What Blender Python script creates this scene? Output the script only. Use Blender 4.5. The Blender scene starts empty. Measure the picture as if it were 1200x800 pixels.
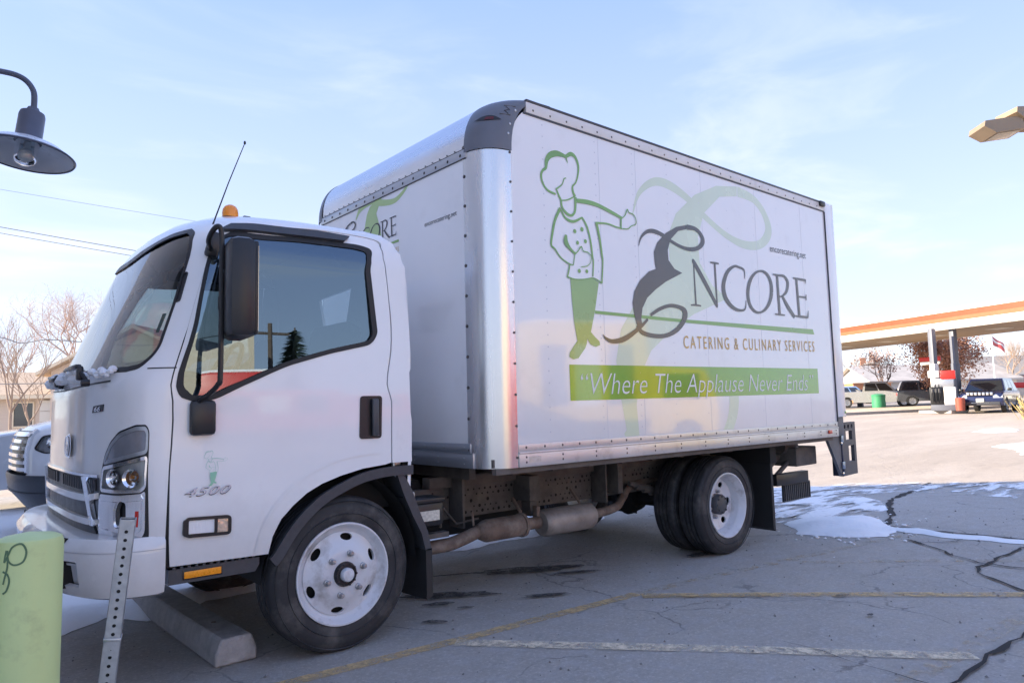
import bpy, bmesh, math, random
from math import sin, cos, pi, radians, sqrt, atan2
from mathutils import Vector, Matrix
from mathutils.geometry import delaunay_2d_cdt
random.seed(7)
SC = bpy.context.scene
COL = SC.collection

# ------------------------------------------------------------------ camera
CAM = Vector((-1.8082, -4.5154, 1.2649))
YAW, PITCH, ROLL = 0.7052, 0.0912, -0.0247
cam = bpy.data.cameras.new('camera'); camo = bpy.data.objects.new('camera', cam); COL.objects.link(camo)
fw = Vector((sin(YAW)*cos(PITCH), cos(YAW)*cos(PITCH), sin(PITCH)))
rt = Vector((cos(YAW), -sin(YAW), 0)); up = rt.cross(fw)
r2 = rt*cos(ROLL) + up*sin(ROLL); u2 = up*cos(ROLL) - rt*sin(ROLL)
camo.matrix_world = Matrix(((r2.x, u2.x, -fw.x, CAM.x), (r2.y, u2.y, -fw.y, CAM.y), (r2.z, u2.z, -fw.z, CAM.z), (0, 0, 0, 1)))
cam.sensor_width = 36; cam.lens = 831.95/1200*36; cam.clip_start = .05; cam.clip_end = 3000
SC.camera = camo

# ------------------------------------------------------------------ sun, sky, exposure
SUN_EL = radians(21.0)
SUN_AZ = Vector((-.78, .63, 0)).normalized()
SUN_DIR = Vector((SUN_AZ.x*cos(SUN_EL), SUN_AZ.y*cos(SUN_EL), sin(SUN_EL)))
sun = bpy.data.lights.new('sun', 'SUN'); sun.energy = 2.3; sun.angle = radians(.5); sun.color = (1, .86, .68)
suno = bpy.data.objects.new('sun', sun); COL.objects.link(suno)
suno.rotation_euler = SUN_DIR.to_track_quat('Z', 'Y').to_euler(); suno.location = (-20, -12, 30)
W = bpy.data.worlds.new('World'); SC.world = W; W.use_nodes = True
nt = W.node_tree; N = nt.nodes; L = nt.links
bg = N['Background']; bg.inputs['Strength'].default_value = .15
sky = N.new('ShaderNodeTexSky'); sky.sky_type = 'NISHITA'; sky.sun_disc = False
sky.sun_elevation = SUN_EL; sky.sun_rotation = atan2(SUN_AZ.x, SUN_AZ.y)
sky.altitude = 1600; sky.air_density = 1.0; sky.dust_density = .8; sky.ozone_density = 1.6
# thin winter cloud: streaks that thicken towards the horizon, the same all the way round
tc = N.new('ShaderNodeTexCoord'); sep = N.new('ShaderNodeSeparateXYZ'); L.new(tc.outputs['Generated'], sep.inputs[0])
mp = N.new('ShaderNodeMapping'); mp.inputs['Scale'].default_value = (1.6, 2.6, 7.5); mp.inputs['Rotation'].default_value = (.12, .3, .5); L.new(tc.outputs['Generated'], mp.inputs[0])
nz = N.new('ShaderNodeTexNoise'); nz.inputs['Scale'].default_value = 1.5; nz.inputs['Detail'].default_value = 7; nz.inputs['Roughness'].default_value = .55; nz.inputs['Distortion'].default_value = .6; L.new(mp.outputs[0], nz.inputs['Vector'])
cr = N.new('ShaderNodeMapRange'); cr.inputs[1].default_value = .47; cr.inputs[2].default_value = .74; cr.inputs[3].default_value = 0; cr.inputs[4].default_value = .8; cr.interpolation_type = 'SMOOTHSTEP'; L.new(nz.outputs['Fac'], cr.inputs[0])
hz = N.new('ShaderNodeMapRange'); hz.inputs[1].default_value = .62; hz.inputs[2].default_value = 0.0; hz.inputs[3].default_value = 0.10; hz.inputs[4].default_value = .92; hz.interpolation_type = 'SMOOTHSTEP'; L.new(sep.outputs['Z'], hz.inputs[0])
mmul = N.new('ShaderNodeMath'); mmul.operation = 'MULTIPLY'; L.new(cr.outputs[0], mmul.inputs[0]); L.new(hz.outputs[0], mmul.inputs[1])
hm = N.new('ShaderNodeMapRange'); hm.inputs[1].default_value = .75; hm.inputs[2].default_value = -.02; hm.inputs[3].default_value = .86; hm.inputs[4].default_value = .90; L.new(sep.outputs['Z'], hm.inputs[0])
gz_ = N.new('ShaderNodeMapRange'); gz_.inputs[1].default_value = -.02; gz_.inputs[2].default_value = .52; L.new(sep.outputs['Z'], gz_.inputs[0])
veil = N.new('ShaderNodeMix'); veil.data_type = 'RGBA'; L.new(gz_.outputs[0], veil.inputs[0]); veil.inputs[6].default_value = (1.62, 1.71, 1.80, 1); veil.inputs[7].default_value = (.74, 1.03, 1.85, 1)
mx1 = N.new('ShaderNodeMix'); mx1.data_type = 'RGBA'; L.new(hm.outputs[0], mx1.inputs[0]); L.new(sky.outputs[0], mx1.inputs[6]); L.new(veil.outputs[2], mx1.inputs[7])
mx2 = N.new('ShaderNodeMix'); mx2.data_type = 'RGBA'; L.new(mmul.outputs[0], mx2.inputs[0]); L.new(mx1.outputs[2], mx2.inputs[6]); mx2.inputs[7].default_value = (2.0, 2.07, 2.06, 1)
gr_ = N.new('ShaderNodeMix'); gr_.data_type = 'RGBA'; gr_.blend_type = 'MULTIPLY'; gr_.inputs[0].default_value = 1; gr_.inputs[7].default_value = (.70, .70, .74, 1); L.new(mx2.outputs[2], gr_.inputs[6]); L.new(gr_.outputs[2], bg.inputs['Color'])
SC.view_settings.view_transform = 'Standard'; SC.view_settings.look = 'None'
SC.view_settings.exposure = 2.52; SC.view_settings.gamma = 1
SC.render.engine = 'CYCLES'
SC.cycles.max_bounces = 8; SC.cycles.transparent_max_bounces = 16; SC.cycles.caustics_reflective = False; SC.cycles.caustics_refractive = False

# ------------------------------------------------------------------ materials
def nodes(m):
    m.use_nodes = True; return m.node_tree.nodes, m.node_tree.links, m.node_tree.nodes['Principled BSDF']
def M(name, col, rough=.5, metal=0, noise=None, bump=None, coat=0, spec=.5, stretch=None, emit=None, dirt=None, grime=None):
    m = bpy.data.materials.new(name); n, l, p = nodes(m)
    p.inputs['Base Color'].default_value = (*col, 1); p.inputs['Roughness'].default_value = rough; p.inputs['Metallic'].default_value = metal
    p.inputs['Coat Weight'].default_value = coat; p.inputs['Coat Roughness'].default_value = .05; p.inputs['Specular IOR Level'].default_value = spec
    t = n.new('ShaderNodeTexCoord'); src = t.outputs['Object']
    if stretch:
        q = n.new('ShaderNodeMapping'); q.inputs['Scale'].default_value = stretch; l.new(src, q.inputs[0]); src = q.outputs[0]
    if noise:
        sc, am = noise
        a = n.new('ShaderNodeTexNoise'); a.inputs['Scale'].default_value = sc; a.inputs['Detail'].default_value = 6; a.inputs['Roughness'].default_value = .6; l.new(src, a.inputs['Vector'])
        r = n.new('ShaderNodeMapRange'); r.inputs[1].default_value = .3; r.inputs[2].default_value = .7; r.inputs[3].default_value = 1-am; r.inputs[4].default_value = 1+am; l.new(a.outputs['Fac'], r.inputs[0])
        x = n.new('ShaderNodeVectorMath'); x.operation = 'SCALE'; x.inputs[0].default_value = col; l.new(r.outputs[0], x.inputs['Scale'])
        last = x.outputs[0]
        if dirt:
            dc, ds, lo, hi, amt = dirt
            b = n.new('ShaderNodeTexNoise'); b.inputs['Scale'].default_value = ds; b.inputs['Detail'].default_value = 8; b.inputs['Roughness'].default_value = .65; l.new(t.outputs['Object'], b.inputs['Vector'])
            r3 = n.new('ShaderNodeMapRange'); r3.inputs[1].default_value = lo; r3.inputs[2].default_value = hi; r3.inputs[4].default_value = amt; l.new(b.outputs['Fac'], r3.inputs[0])
            mx = n.new('ShaderNodeMix'); mx.data_type = 'RGBA'; l.new(r3.outputs[0], mx.inputs[0]); l.new(last, mx.inputs[6]); mx.inputs[7].default_value = (*dc, 1); last = mx.outputs[2]
        if grime:   # road film that has splashed up from below, ragged at its upper edge
            z0, z1, gc, ga = grime; se = n.new('ShaderNodeSeparateXYZ'); l.new(t.outputs['Object'], se.inputs[0])
            g = n.new('ShaderNodeTexNoise'); g.inputs['Scale'].default_value = 3.2; g.inputs['Detail'].default_value = 9; g.inputs['Roughness'].default_value = .7; l.new(t.outputs['Object'], g.inputs['Vector'])
            ma = n.new('ShaderNodeMath'); ma.operation = 'MULTIPLY_ADD'; l.new(g.outputs['Fac'], ma.inputs[0]); ma.inputs[1].default_value = .55; l.new(se.outputs['Z'], ma.inputs[2])
            rg = n.new('ShaderNodeMapRange'); rg.inputs[1].default_value = z1+.27; rg.inputs[2].default_value = z0+.27; rg.inputs[3].default_value = 0; rg.inputs[4].default_value = ga; l.new(ma.outputs[0], rg.inputs[0])
            mg = n.new('ShaderNodeMix'); mg.data_type = 'RGBA'; l.new(rg.outputs[0], mg.inputs[0]); l.new(last, mg.inputs[6]); mg.inputs[7].default_value = (*gc, 1); last = mg.outputs[2]
        l.new(last, p.inputs['Base Color'])
        r2_ = n.new('ShaderNodeMapRange'); r2_.inputs[1].default_value = .3; r2_.inputs[2].default_value = .7; r2_.inputs[3].default_value = max(rough-.06, .01); r2_.inputs[4].default_value = min(rough+.06, 1); l.new(a.outputs['Fac'], r2_.inputs[0]); l.new(r2_.outputs[0], p.inputs['Roughness'])
    if bump:
        sc, st = bump[:2]
        b = n.new('ShaderNodeTexNoise'); b.inputs['Scale'].default_value = sc; b.inputs['Detail'].default_value = bump[2] if len(bump) > 2 else 4; l.new(src, b.inputs['Vector'])
        bp = n.new('ShaderNodeBump'); bp.inputs['Strength'].default_value = st; bp.inputs['Distance'].default_value = .02; l.new(b.outputs['Fac'], bp.inputs['Height']); l.new(bp.outputs[0], p.inputs['Normal'])
        if coat: l.new(bp.outputs[0], p.inputs['Coat Normal'])
    if emit: p.inputs['Emission Color'].default_value = (*col, 1); p.inputs['Emission Strength'].default_value = emit
    return m
def glass(name, tint, ior, rough=0.0, tintg=(1, 1, 1)):
    m = bpy.data.materials.new(name); n, l, p = nodes(m); n.remove(p); out = n['Material Output']
    tr = n.new('ShaderNodeBsdfTransparent'); tr.inputs[0].default_value = (*tint, 1)
    gl = n.new('ShaderNodeBsdfGlossy'); gl.inputs['Roughness'].default_value = rough; gl.inputs['Color'].default_value = (*tintg, 1)
    fr = n.new('ShaderNodeFresnel'); fr.inputs[0].default_value = ior
    mx = n.new('ShaderNodeMixShader'); l.new(fr.outputs[0], mx.inputs[0]); l.new(tr.outputs[0], mx.inputs[1]); l.new(gl.outputs[0], mx.inputs[2]); l.new(mx.outputs[0], out.inputs[0])
    return m
PAINT = M('white_paint', (.88, .875, .865), .22, noise=(2.5, .02), coat=.6, spec=.4, bump=(2.2, .012), dirt=((.42, .40, .38), 5, .62, .8, .22), grime=(.42, .90, (.40, .37, .34), .55))
PANEL = M('white_panel', (.85, .84, .84), .20, noise=(1.2, .025), coat=.9, spec=.4, bump=(2.3, .05, 2), dirt=((.55, .54, .53), 3, .58, .8, .25), grime=(.95, 1.45, (.52, .49, .46), .35))
ALU = M('aluminium', (.66, .67, .69), .26, 1, noise=(6, .09), bump=(14, .025), stretch=(1, 1, .12))
ALUH = M('aluminium_nose', (.66, .67, .69), .28, 1, noise=(6, .10), bump=(14, .02), stretch=(1, .12, 1))
RAIL = M('rail_aluminium', (.62, .61, .60), .42, .75, noise=(8, .12), stretch=(.2, 1, 1), dirt=((.33, .30, .27), 9, .52, .75, .5))
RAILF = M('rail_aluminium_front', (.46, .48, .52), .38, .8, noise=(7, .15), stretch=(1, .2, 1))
TRIM = M('charcoal_plastic', (.055, .058, .066), .42, noise=(30, .12), bump=(160, .05))
CAPM = M('corner_cap_plastic', (.135, .145, .175), .40, noise=(6, .08), bump=(120, .04))
BLACK = M('black_plastic', (.018, .018, .02), .38, noise=(20, .15))
RUB = M('black_rubber', (.020, .020, .021), .62, noise=(14, .2), bump=(70, .06))
TYRE = M('tyre_rubber', (.026, .026, .029), .68, noise=(9, .22), bump=(90, .10), dirt=((.16, .148, .135), 6, .50, .76, .65))
RIM = M('white_wheel_steel', (.66, .67, .70), .34, noise=(9, .05), coat=.2, dirt=((.20, .17, .14), 9, .50, .74, .65))
CHROME = M('chrome', (.90, .90, .92), .08, .9, bump=(6, .03))
STEELG = M('galvanised_steel', (.52, .54, .57), .42, .85, noise=(35, .14), bump=(60, .05))
FRAME = M('grimy_frame', (.095, .086, .080), .72, noise=(9, .30), bump=(40, .3), dirt=((.175, .152, .132), 6, .45, .7, .7))
RUST = M('rusty_exhaust', (.155, .110, .085), .70, .15, noise=(8, .35), bump=(50, .3), dirt=((.30, .25, .21), 7, .45, .68, .75))
DARK = M('dark_underbody', (.012, .011, .011), .8, noise=(8, .3))
CLOTH = M('cab_interior', (.052, .054, .060), .8, noise=(10, .2))
SEAT = M('seat_cloth', (.06, .063, .07), .85, noise=(14, .2))
AMBER = M('amber_lens', (.95, .30, .01), .16, coat=.6, bump=(70, .15))
REDL = M('red_lens', (.55, .02, .01), .2, coat=.5)
LENSG = M('grey_lamp_lens', (.27, .28, .31), .15, .2, noise=(14, .15), coat=.8)
REFL = M('lamp_reflector', (.90, .90, .91), .3, .0, bump=(55, .35), stretch=(6, 6, .25))
GLASS = glass('side_glass', (.30, .36, .38), 2.6, tintg=(.70, .88, 1))
WGLASS = glass('windscreen_glass', (.70, .77, .74), 1.75)
LENS = glass('clear_lens', (.93, .94, .95), 1.6)
ILLUM = M('dark_print', (.075, .066, .066), .32, noise=(3, .2), coat=.5)
GREEN = M('green_print', (.175, .37, .075), .30, noise=(2.2, .12), coat=.7)
GREENT = M('green_trouser_print', (.27, .44, .15), .30, noise=(2.2, .1), coat=.7)
BANNER = M('banner_print', (.125, .36, .03), .22, noise=(2, .14), coat=.9)
GHOST = M('pale_green_print', (.66, .745, .56), .26, noise=(2, .05), coat=.8)
GOLD = M('gold_print', (.64, .42, .13), .4, noise=(4, .2))
WPRINT = M('white_print', (.78, .80, .77), .35)
MINT = M('mint_print', (.30, .60, .42), .35)
MINTP = M('pale_mint_print', (.50, .68, .60), .35)

# ------------------------------------------------------------------ mesh helpers
class MB:
    def __init__(s): s.v = []; s.f = []
    def add(s, v, f):
        o = len(s.v); s.v += [tuple(p) for p in v]; s.f += [tuple(i+o for i in q) for q in f]; return s
    def box(s, c, d, ch=0, rot=None, taper=None):
        hx, hy, hz = d[0]/2, d[1]/2, d[2]/2
        if ch <= 0:
            v = [Vector((sx*hx, sy*hy, sz*hz)) for sz in (-1, 1) for sy in (-1, 1) for sx in (-1, 1)]
            f = [(0, 2, 3, 1), (4, 5, 7, 6), (0, 1, 5, 4), (2, 6, 7, 3), (0, 4, 6, 2), (1, 3, 7, 5)]
        else:
            ch = min(ch, hx*.9, hy*.9, hz*.9)
            bm = bmesh.new(); bmesh.ops.create_cube(bm, size=1)
            for q in bm.verts: q.co = Vector((q.co.x*d[0], q.co.y*d[1], q.co.z*d[2]))
            bmesh.ops.bevel(bm, geom=bm.edges[:], offset=ch, segments=2, affect='EDGES', profile=.5)
            bm.verts.index_update(); v = [q.co.copy() for q in bm.verts]; f = [[w.index for w in g.verts] for g in bm.faces]; bm.free()
        if taper:
            for q in v:
                k = (q.z+hz)/(2*hz); q.x *= 1+(taper[0]-1)*k; q.y *= 1+(taper[1]-1)*k
        if rot is not None: v = [rot @ q for q in v]
        c = Vector(c); return s.add([q+c for q in v], f)
    def span(s, a, b, ch=0):
        return s.box([(p+q)/2 for p, q in zip(a, b)], [abs(q-p) for p, q in zip(a, b)], ch)
    def tube(s, pts, rad, n=10, caps=True):
        pts = [Vector(p) for p in pts]; m = len(pts)
        if not hasattr(rad, '__len__'): rad = [rad]*m
        t0 = (pts[1]-pts[0]).normalized(); nrm = t0.orthogonal().normalized(); o = len(s.v); prev = t0
        for i, p in enumerate(pts):
            t = (pts[min(i+1, m-1)]-pts[max(i-1, 0)]).normalized()
            nrm = (prev.rotation_difference(t) @ nrm); nrm = (nrm - t*nrm.dot(t)).normalized(); prev = t; b = t.cross(nrm)
            for k in range(n):
                a = 2*pi*k/n; s.v.append(tuple(p+(nrm*cos(a)+b*sin(a))*rad[i]))
        for i in range(m-1):
            for k in range(n):
                k2 = (k+1) % n; s.f.append((o+i*n+k, o+i*n+k2, o+(i+1)*n+k2, o+(i+1)*n+k))
        if caps: s.f.append(tuple(o+k for k in range(n))[::-1]); s.f.append(tuple(o+(m-1)*n+k for k in range(n)))
        return s
    def lathe(s, prof, c=(0, 0, 0), axis='Z', n=32, closed=False):
        o = len(s.v); c = Vector(c)
        for r, h in prof:
            for k in range(n):
                a = 2*pi*k/n; x, y = r*cos(a), r*sin(a)
                p = {'Z': (x, y, h), 'Y': (x, h, y), 'X': (h, x, y)}[axis]; s.v.append(tuple(Vector(p)+c))
        m = len(prof)
        for i in range(m-1):
            for k in range(n):
                k2 = (k+1) % n; s.f.append((o+i*n+k, o+i*n+k2, o+(i+1)*n+k2, o+(i+1)*n+k))
        return s
    def prism(s, poly, fn0, fn1):
        """closed outline extruded between two maps from 2-D to 3-D"""
        n = len(poly); o = len(s.v)
        s.v += [tuple(fn0(p)) for p in poly] + [tuple(fn1(p)) for p in poly]
        for i in range(n): j = (i+1) % n; s.f.append((o+i, o+j, o+n+j, o+n+i))
        s.f.append(tuple(range(o+n-1, o-1, -1))); s.f.append(tuple(range(o+n, o+2*n))); return s
    def quad(s, *p): return s.add(p, [tuple(range(len(p)))])
    def disc(s, c, nrm, r, n=8, h=0.0):
        c = Vector(c); nrm = Vector(nrm).normalized(); a = nrm.orthogonal().normalized(); b = nrm.cross(a); o = len(s.v)
        for k in range(n):
            q = 2*pi*k/n; s.v.append(tuple(c+(a*cos(q)+b*sin(q))*r))
        s.v.append(tuple(c+nrm*h))
        for k in range(n): s.f.append((o+k, o+(k+1) % n, o+n))
        return s
    def build(s, name, mat, parent=None, smooth=35, loc=None, rot=None, fix=False):
        me = bpy.data.meshes.new(name); me.from_pydata(s.v, [], s.f); me.validate()
        if fix:
            bm = bmesh.new(); bm.from_mesh(me); bmesh.ops.recalc_face_normals(bm, faces=bm.faces[:]); bm.to_mesh(me); bm.free()
        if smooth:
            me.polygons.foreach_set('use_smooth', [True]*len(me.polygons)); me.set_sharp_from_angle(angle=radians(smooth))
        me.materials.append(mat); o = bpy.data.objects.new(name, me); COL.objects.link(o)
        if parent: o.parent = parent
        if loc: o.location = loc
        if rot: o.rotation_euler = rot
        return o
def tag(o, label=None, cat=None, group=None, kind=None):
    if label: o['label'] = label
    if cat: o['category'] = cat
    if group: o['group'] = group
    if kind: o['kind'] = kind
    return o
def thing(name, label, cat, loc=(0, 0, 0), rz=0, group=None):
    o = bpy.data.objects.new(name, None); COL.objects.link(o); o.location = loc; o.rotation_euler = (0, 0, rz); o.empty_display_size = .2
    return tag(o, label, cat, group)
def node_at(name, parent, loc=(0, 0, 0)):
    o = bpy.data.objects.new(name, None); COL.objects.link(o); o.parent = parent; o.location = loc; return o
def copy_tree(o, parent=None):
    c = o.copy(); COL.objects.link(c)
    if parent: c.parent = parent
    for ch in list(o.children): copy_tree(ch, c)
    return c
def catmull(pts, k=6, closed=False):
    P = [Vector(p) for p in pts]; n = len(P); out = []
    if n < 3: return P
    for i in range(n-1):
        a, b, c, d = P[max(i-1, 0)], P[i], P[i+1], P[min(i+2, n-1)]
        for j in range(k):
            t = j/k; out.append(.5*((2*b)+(c-a)*t+(2*a-5*b+4*c-d)*t*t+(3*b-a-3*c+d)*t**3))
    return out+[P[-1]]
def pip(x, y, poly):
    r = False; n = len(poly); j = n-1
    for i in range(n):
        xi, yi = poly[i]; xj, yj = poly[j]
        if (yi > y) != (yj > y) and x < (xj-xi)*(y-yi)/(yj-yi)+xi: r = not r
        j = i
    return r
def densify(poly, d):
    o = []
    for i, (a, b) in enumerate(zip(poly, poly[1:]+poly[:1])):
        n = max(1, int(math.hypot(b[0]-a[0], b[1]-a[1])/d)); o += [(a[0]+(b[0]-a[0])*k/n, a[1]+(b[1]-a[1])*k/n) for k in range(n)]
    return o
def rounded(poly, r, k=5, only=None):
    o = []; n = len(poly)
    for i in range(n):
        p = Vector(poly[i]); a = Vector(poly[i-1])-p; b = Vector(poly[(i+1) % n])-p
        if only is not None and i not in only: o.append(tuple(p)); continue
        d = min(r, a.length*.45, b.length*.45); s = p+a.normalized()*d; e = p+b.normalized()*d
        for j in range(k+1):
            t = j/k; o.append(tuple(s*(1-t)**2+p*2*t*(1-t)+e*t*t))
    return o
def inset(poly, d):
    """offset a closed outline; positive shrinks it"""
    n = len(poly); ar = sum(a[0]*b[1]-b[0]*a[1] for a, b in zip(poly, poly[1:]+poly[:1])); s = 1 if ar > 0 else -1; o = []
    for i in range(n):
        p = Vector(poly[i]); a = (p-Vector(poly[i-1])); b = (Vector(poly[(i+1) % n])-p)
        if a.length < 1e-9 or b.length < 1e-9: o.append(tuple(p)); continue
        a.normalize(); b.normalize(); na = Vector((-a.y, a.x))*s; nb = Vector((-b.y, b.x))*s; m = na+nb
        if m.length < 1e-6: m = na
        m.normalize(); k = max(m.dot(na), .35); o.append(tuple(p+m*(d/k)))
    return o
def panel(mb, S, poly, holes=(), off=0.0, skirt=.014, step=.04, bstep=.025, flip=False):
    """cut a 2-D outline with holes out of surface S(u, v), with returned edges of depth skirt"""
    loops = [densify(list(poly), bstep)]+[densify(list(h), bstep) for h in holes]
    V = []; E = []
    for lp in loops:
        o = len(V); V += [Vector(p) for p in lp]; E += [(o+i, o+(i+1) % len(lp)) for i in range(len(lp))]
    nb = len(V)
    x0, x1 = min(p[0] for p in loops[0]), max(p[0] for p in loops[0]); y0, y1 = min(p[1] for p in loops[0]), max(p[1] for p in loops[0])
    nx, ny = int((x1-x0)/step), int((y1-y0)/step)
    for i in range(1, nx+1):
        for j in range(1, ny+1):
            x, y = x0+(i-.5+.5*(j % 2)*.6)*step, y0+(j-.5)*step
            if pip(x, y, loops[0]) and not any(pip(x, y, h) for h in loops[1:]): V.append(Vector((x, y)))
    vo, eo, fo = delaunay_2d_cdt(V, E, [], 0, 1e-6)[:3]
    F = []
    for t in fo:
        cx = sum(vo[i].x for i in t)/len(t); cy = sum(vo[i].y for i in t)/len(t)
        if pip(cx, cy, loops[0]) and not any(pip(cx, cy, h) for h in loops[1:]): F.append(tuple(t))
    def nrm(u, v):
        e = 2e-3; a = Vector(S(u+e, v))-Vector(S(u-e, v)); b = Vector(S(u, v+e))-Vector(S(u, v-e)); q = a.cross(b)
        q = q.normalized() if q.length > 1e-12 else Vector((0, -1, 0)); return -q if flip else q
    pts = [Vector(S(p.x, p.y))+nrm(p.x, p.y)*off for p in vo]; o = len(mb.v)
    mb.v += [tuple(p) for p in pts]; mb.f += [tuple(o+i for i in (t[::-1] if flip else t)) for t in F]
    if skirt:
        cnt = {}
        for t in F:
            for a, b in zip(t, t[1:]+t[:1]): cnt[(a, b)] = 1
        bd = [(a, b) for (a, b) in cnt if (b, a) not in cnt]; mp_ = {}
        for a, b in bd:
            for k in (a, b):
                if k not in mp_:
                    p = vo[k]; mp_[k] = len(mb.v); mb.v.append(tuple(pts[k]-nrm(p.x, p.y)*skirt))
            q = (o+a, mp_[a], mp_[b], o+b); mb.f.append(q[::-1] if flip else q)
    return mb
def mirror_y(mb):
    o = len(mb.v); v = [(x, -y, z) for x, y, z in mb.v]; f = [tuple(i+o for i in q[::-1]) for q in mb.f]; mb.v += v; mb.f += f; return mb
def ribbon(mb, pts, fn, k=6, smooth=True):
    """variable-width stroke: pts (a, b, width) in the plane of fn(a, b)"""
    P = catmull(pts, k) if smooth and len(pts) > 2 else [Vector(p) for p in pts]
    o = len(mb.v); n = len(P)
    for i, p in enumerate(P):
        a, b = P[max(i-1, 0)], P[min(i+1, n-1)]; t = Vector((b.x-a.x, b.y-a.y))
        if t.length < 1e-9: t = Vector((1, 0))
        t.normalize(); w = max(p.z, .0005)/2
        mb.v += [tuple(fn(p.x-t.y*w, p.y+t.x*w)), tuple(fn(p.x+t.y*w, p.y-t.x*w))]
    mb.f += [(o+2*i, o+2*i+1, o+2*i+3, o+2*i+2) for i in range(n-1)]; return mb
def flat(mb, poly, fn):
    P = [Vector(p) for p in poly]; n = len(P)
    vo, eo, fo = delaunay_2d_cdt(P, [(i, (i+1) % n) for i in range(n)], [], 0, 1e-7)[:3]; pl = [tuple(p) for p in poly]
    o = len(mb.v); mb.v += [tuple(fn(p.x, p.y)) for p in vo]
    for t in fo:
        if pip(sum(vo[i].x for i in t)/3, sum(vo[i].y for i in t)/3, pl): mb.f.append(tuple(o+i for i in t))
    return mb
def text_mesh(body, fn, x0, x1, z0, z1, shear=0.0, thin=0.0, cap='H', spacing=1.0):
    """letters fitted so that the run spans x0..x1 and a capital spans z0..z1; fn maps (x, z) to space"""
    def raw(t):
        cu = bpy.data.curves.new('lettering', 'FONT'); cu.body = t; cu.shear = shear; cu.space_character = spacing; cu.offset = -thin; cu.resolution_u = 3
        o = bpy.data.objects.new('lettering', cu); COL.objects.link(o); bpy.context.view_layer.update()
        me = bpy.data.meshes.new_from_object(o.evaluated_get(bpy.context.evaluated_depsgraph_get()))
        v = [q.co.copy() for q in me.vertices]; f = [tuple(p.vertices) for p in me.polygons]
        bpy.data.objects.remove(o); bpy.data.curves.remove(cu); bpy.data.meshes.remove(me); return v, f
    hv, _ = raw(cap); H = max(q.y for q in hv); v, f = raw(body)
    a, b = min(q.x for q in v), max(q.x for q in v); mb = MB()
    mb.add([fn(x0+(q.x-a)/(b-a)*(x1-x0), z0+q.y/H*(z1-z0)) for q in v], f); return mb

# ------------------------------------------------------------------ the box truck
# truck axes: x back from the front axle, y across (the driver's side is -y), z up
PROF=[(.55,-1.135),(.70,-1.15),(1.0,-1.165),(1.40,-1.165),(1.46,-1.145),(1.6,-1.08),(1.85,-.98),(2.05,-.90),(2.14,-.855),(2.21,-.79),(2.27,-.69),(2.31,-.57),(2.335,-.40)]
WID=[(.55,.975),(.75,.985),(1.35,.985),(2.10,.945),(2.18,.925),(2.25,.89),(2.30,.84),(2.325,.79),(2.335,.74)]
DEP=[(.55,.34),(1.4,.36),(2.1,.42),(2.335,.40)]
BAK=[(.55,.40),(1.0,.42),(1.9,.42),(2.10,.41),(2.18,.39),(2.25,.36),(2.30,.31),(2.325,.26),(2.335,.20)]
def lerp(T,z):
    if z<=T[0][0]: return T[0][1]
    for (a,p),(b,q) in zip(T,T[1:]):
        if z<=b:
            return p+(q-p)*(z-a)/(b-a)
    return T[-1][1]
NN=3.2
UF=1.2   # front half runs u in [-UF,0]
def cabpt(u,z):
    """u>=0: side, u = distance behind the corner start; u in [-UF,0]: round the corner to the centre line; below: mirrored"""
    s=-1
    if u< -UF: u=-2*UF-u; s=1
    xf=lerp(PROF,z); a=lerp(DEP,z); w=lerp(WID,z); xs=xf+a
    k=min(max((z-2.0)/.3,0),1); k=k*k*(3-2*k)*.07
    if u>=0: return (xs+u, s*w, z)
    t=-u/UF
    th=t*math.pi/2
    c,sn=max(math.cos(th),0),math.sin(th)
    yy=c**(2/NN)
    return (xs-a*sn**(2/NN), s*w*yy, z+k*(1-yy*yy))
def ufromx(x,z): return x-(lerp(PROF,z)+lerp(DEP,z))
truck = thing('box_truck', 'white catering box truck with a green chef on its box, parked at the wheel stop', 'box truck')
# ---- cab shell
ZT = 2.335
DOORF = [(-.069, .57), (-.055, .976), (-.05, 1.328), (-.133, 1.611), (-.218, 1.864), (-.265, 2.042), (-.318, 2.16), (-.285, 2.225)]
DOORT = [(.0, 2.246), (.17, 2.266), (.42, 2.266), (.579, 2.246), (.672, 2.185), (.745, 2.08)]
DOORB = [(.823, 1.948), (.972, 1.661), (1.094, 1.314), (1.099, .966)]
_ch = [DOORF[0]]+[tuple(q)[:2] for q in catmull([(a, b, 0) for a, b in DOORF[1:]+DOORT+DOORB[:-1]], 4)]+[DOORB[-1]]
_n = len(_ch); DOORF, DOORT, DOORB = _ch[:10], _ch[10:_n-8], _ch[_n-8:]
ARCH = [(1.057, .957), (.92, .945), (.786, .917), (.68, .885), (.595, .845), (.52, .79), (.457, .73), (.41, .65), (.383, .565)]
WINL = rounded([(.0, 1.345), (-.10, 1.70), (-.235, 2.0), (-.262, 2.10), (-.21, 2.163), (-.03, 2.160), (.175, 2.178), (.505, 2.183), (.60, 2.165), (.625, 2.07), (.845, 1.69), (.838, 1.648), (.632, 1.594), (.43, 1.522), (.266, 1.428), (.112, 1.352)], .04)
def back_u(z): return lerp(BAK, z)-(lerp(PROF, z)+lerp(DEP, z))
TURN = [(-.212, 1.095), (-.212, 1.190), (-.235, 1.214), (-.32, 1.214), (-.48, 1.185), (-.565, 1.14), (-.617, 1.085), (-.64, 1.045)]
HEAD = [(-.222, .945), (-.212, 1.08), (-.40, 1.058), (-.64, 1.032), (-.672, .925), (-.50, .920), (-.26, .925)]
FOG = [(-.235, .735), (-.224, .928), (-.26, .915), (-.50, .908), (-.680, .912), (-.698, .80), (-.700, .725), (-.66, .708), (-.30, .708)]
TURN, HEAD, FOG = rounded(TURN, .03), rounded(HEAD, .02), rounded(FOG, .03)
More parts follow.
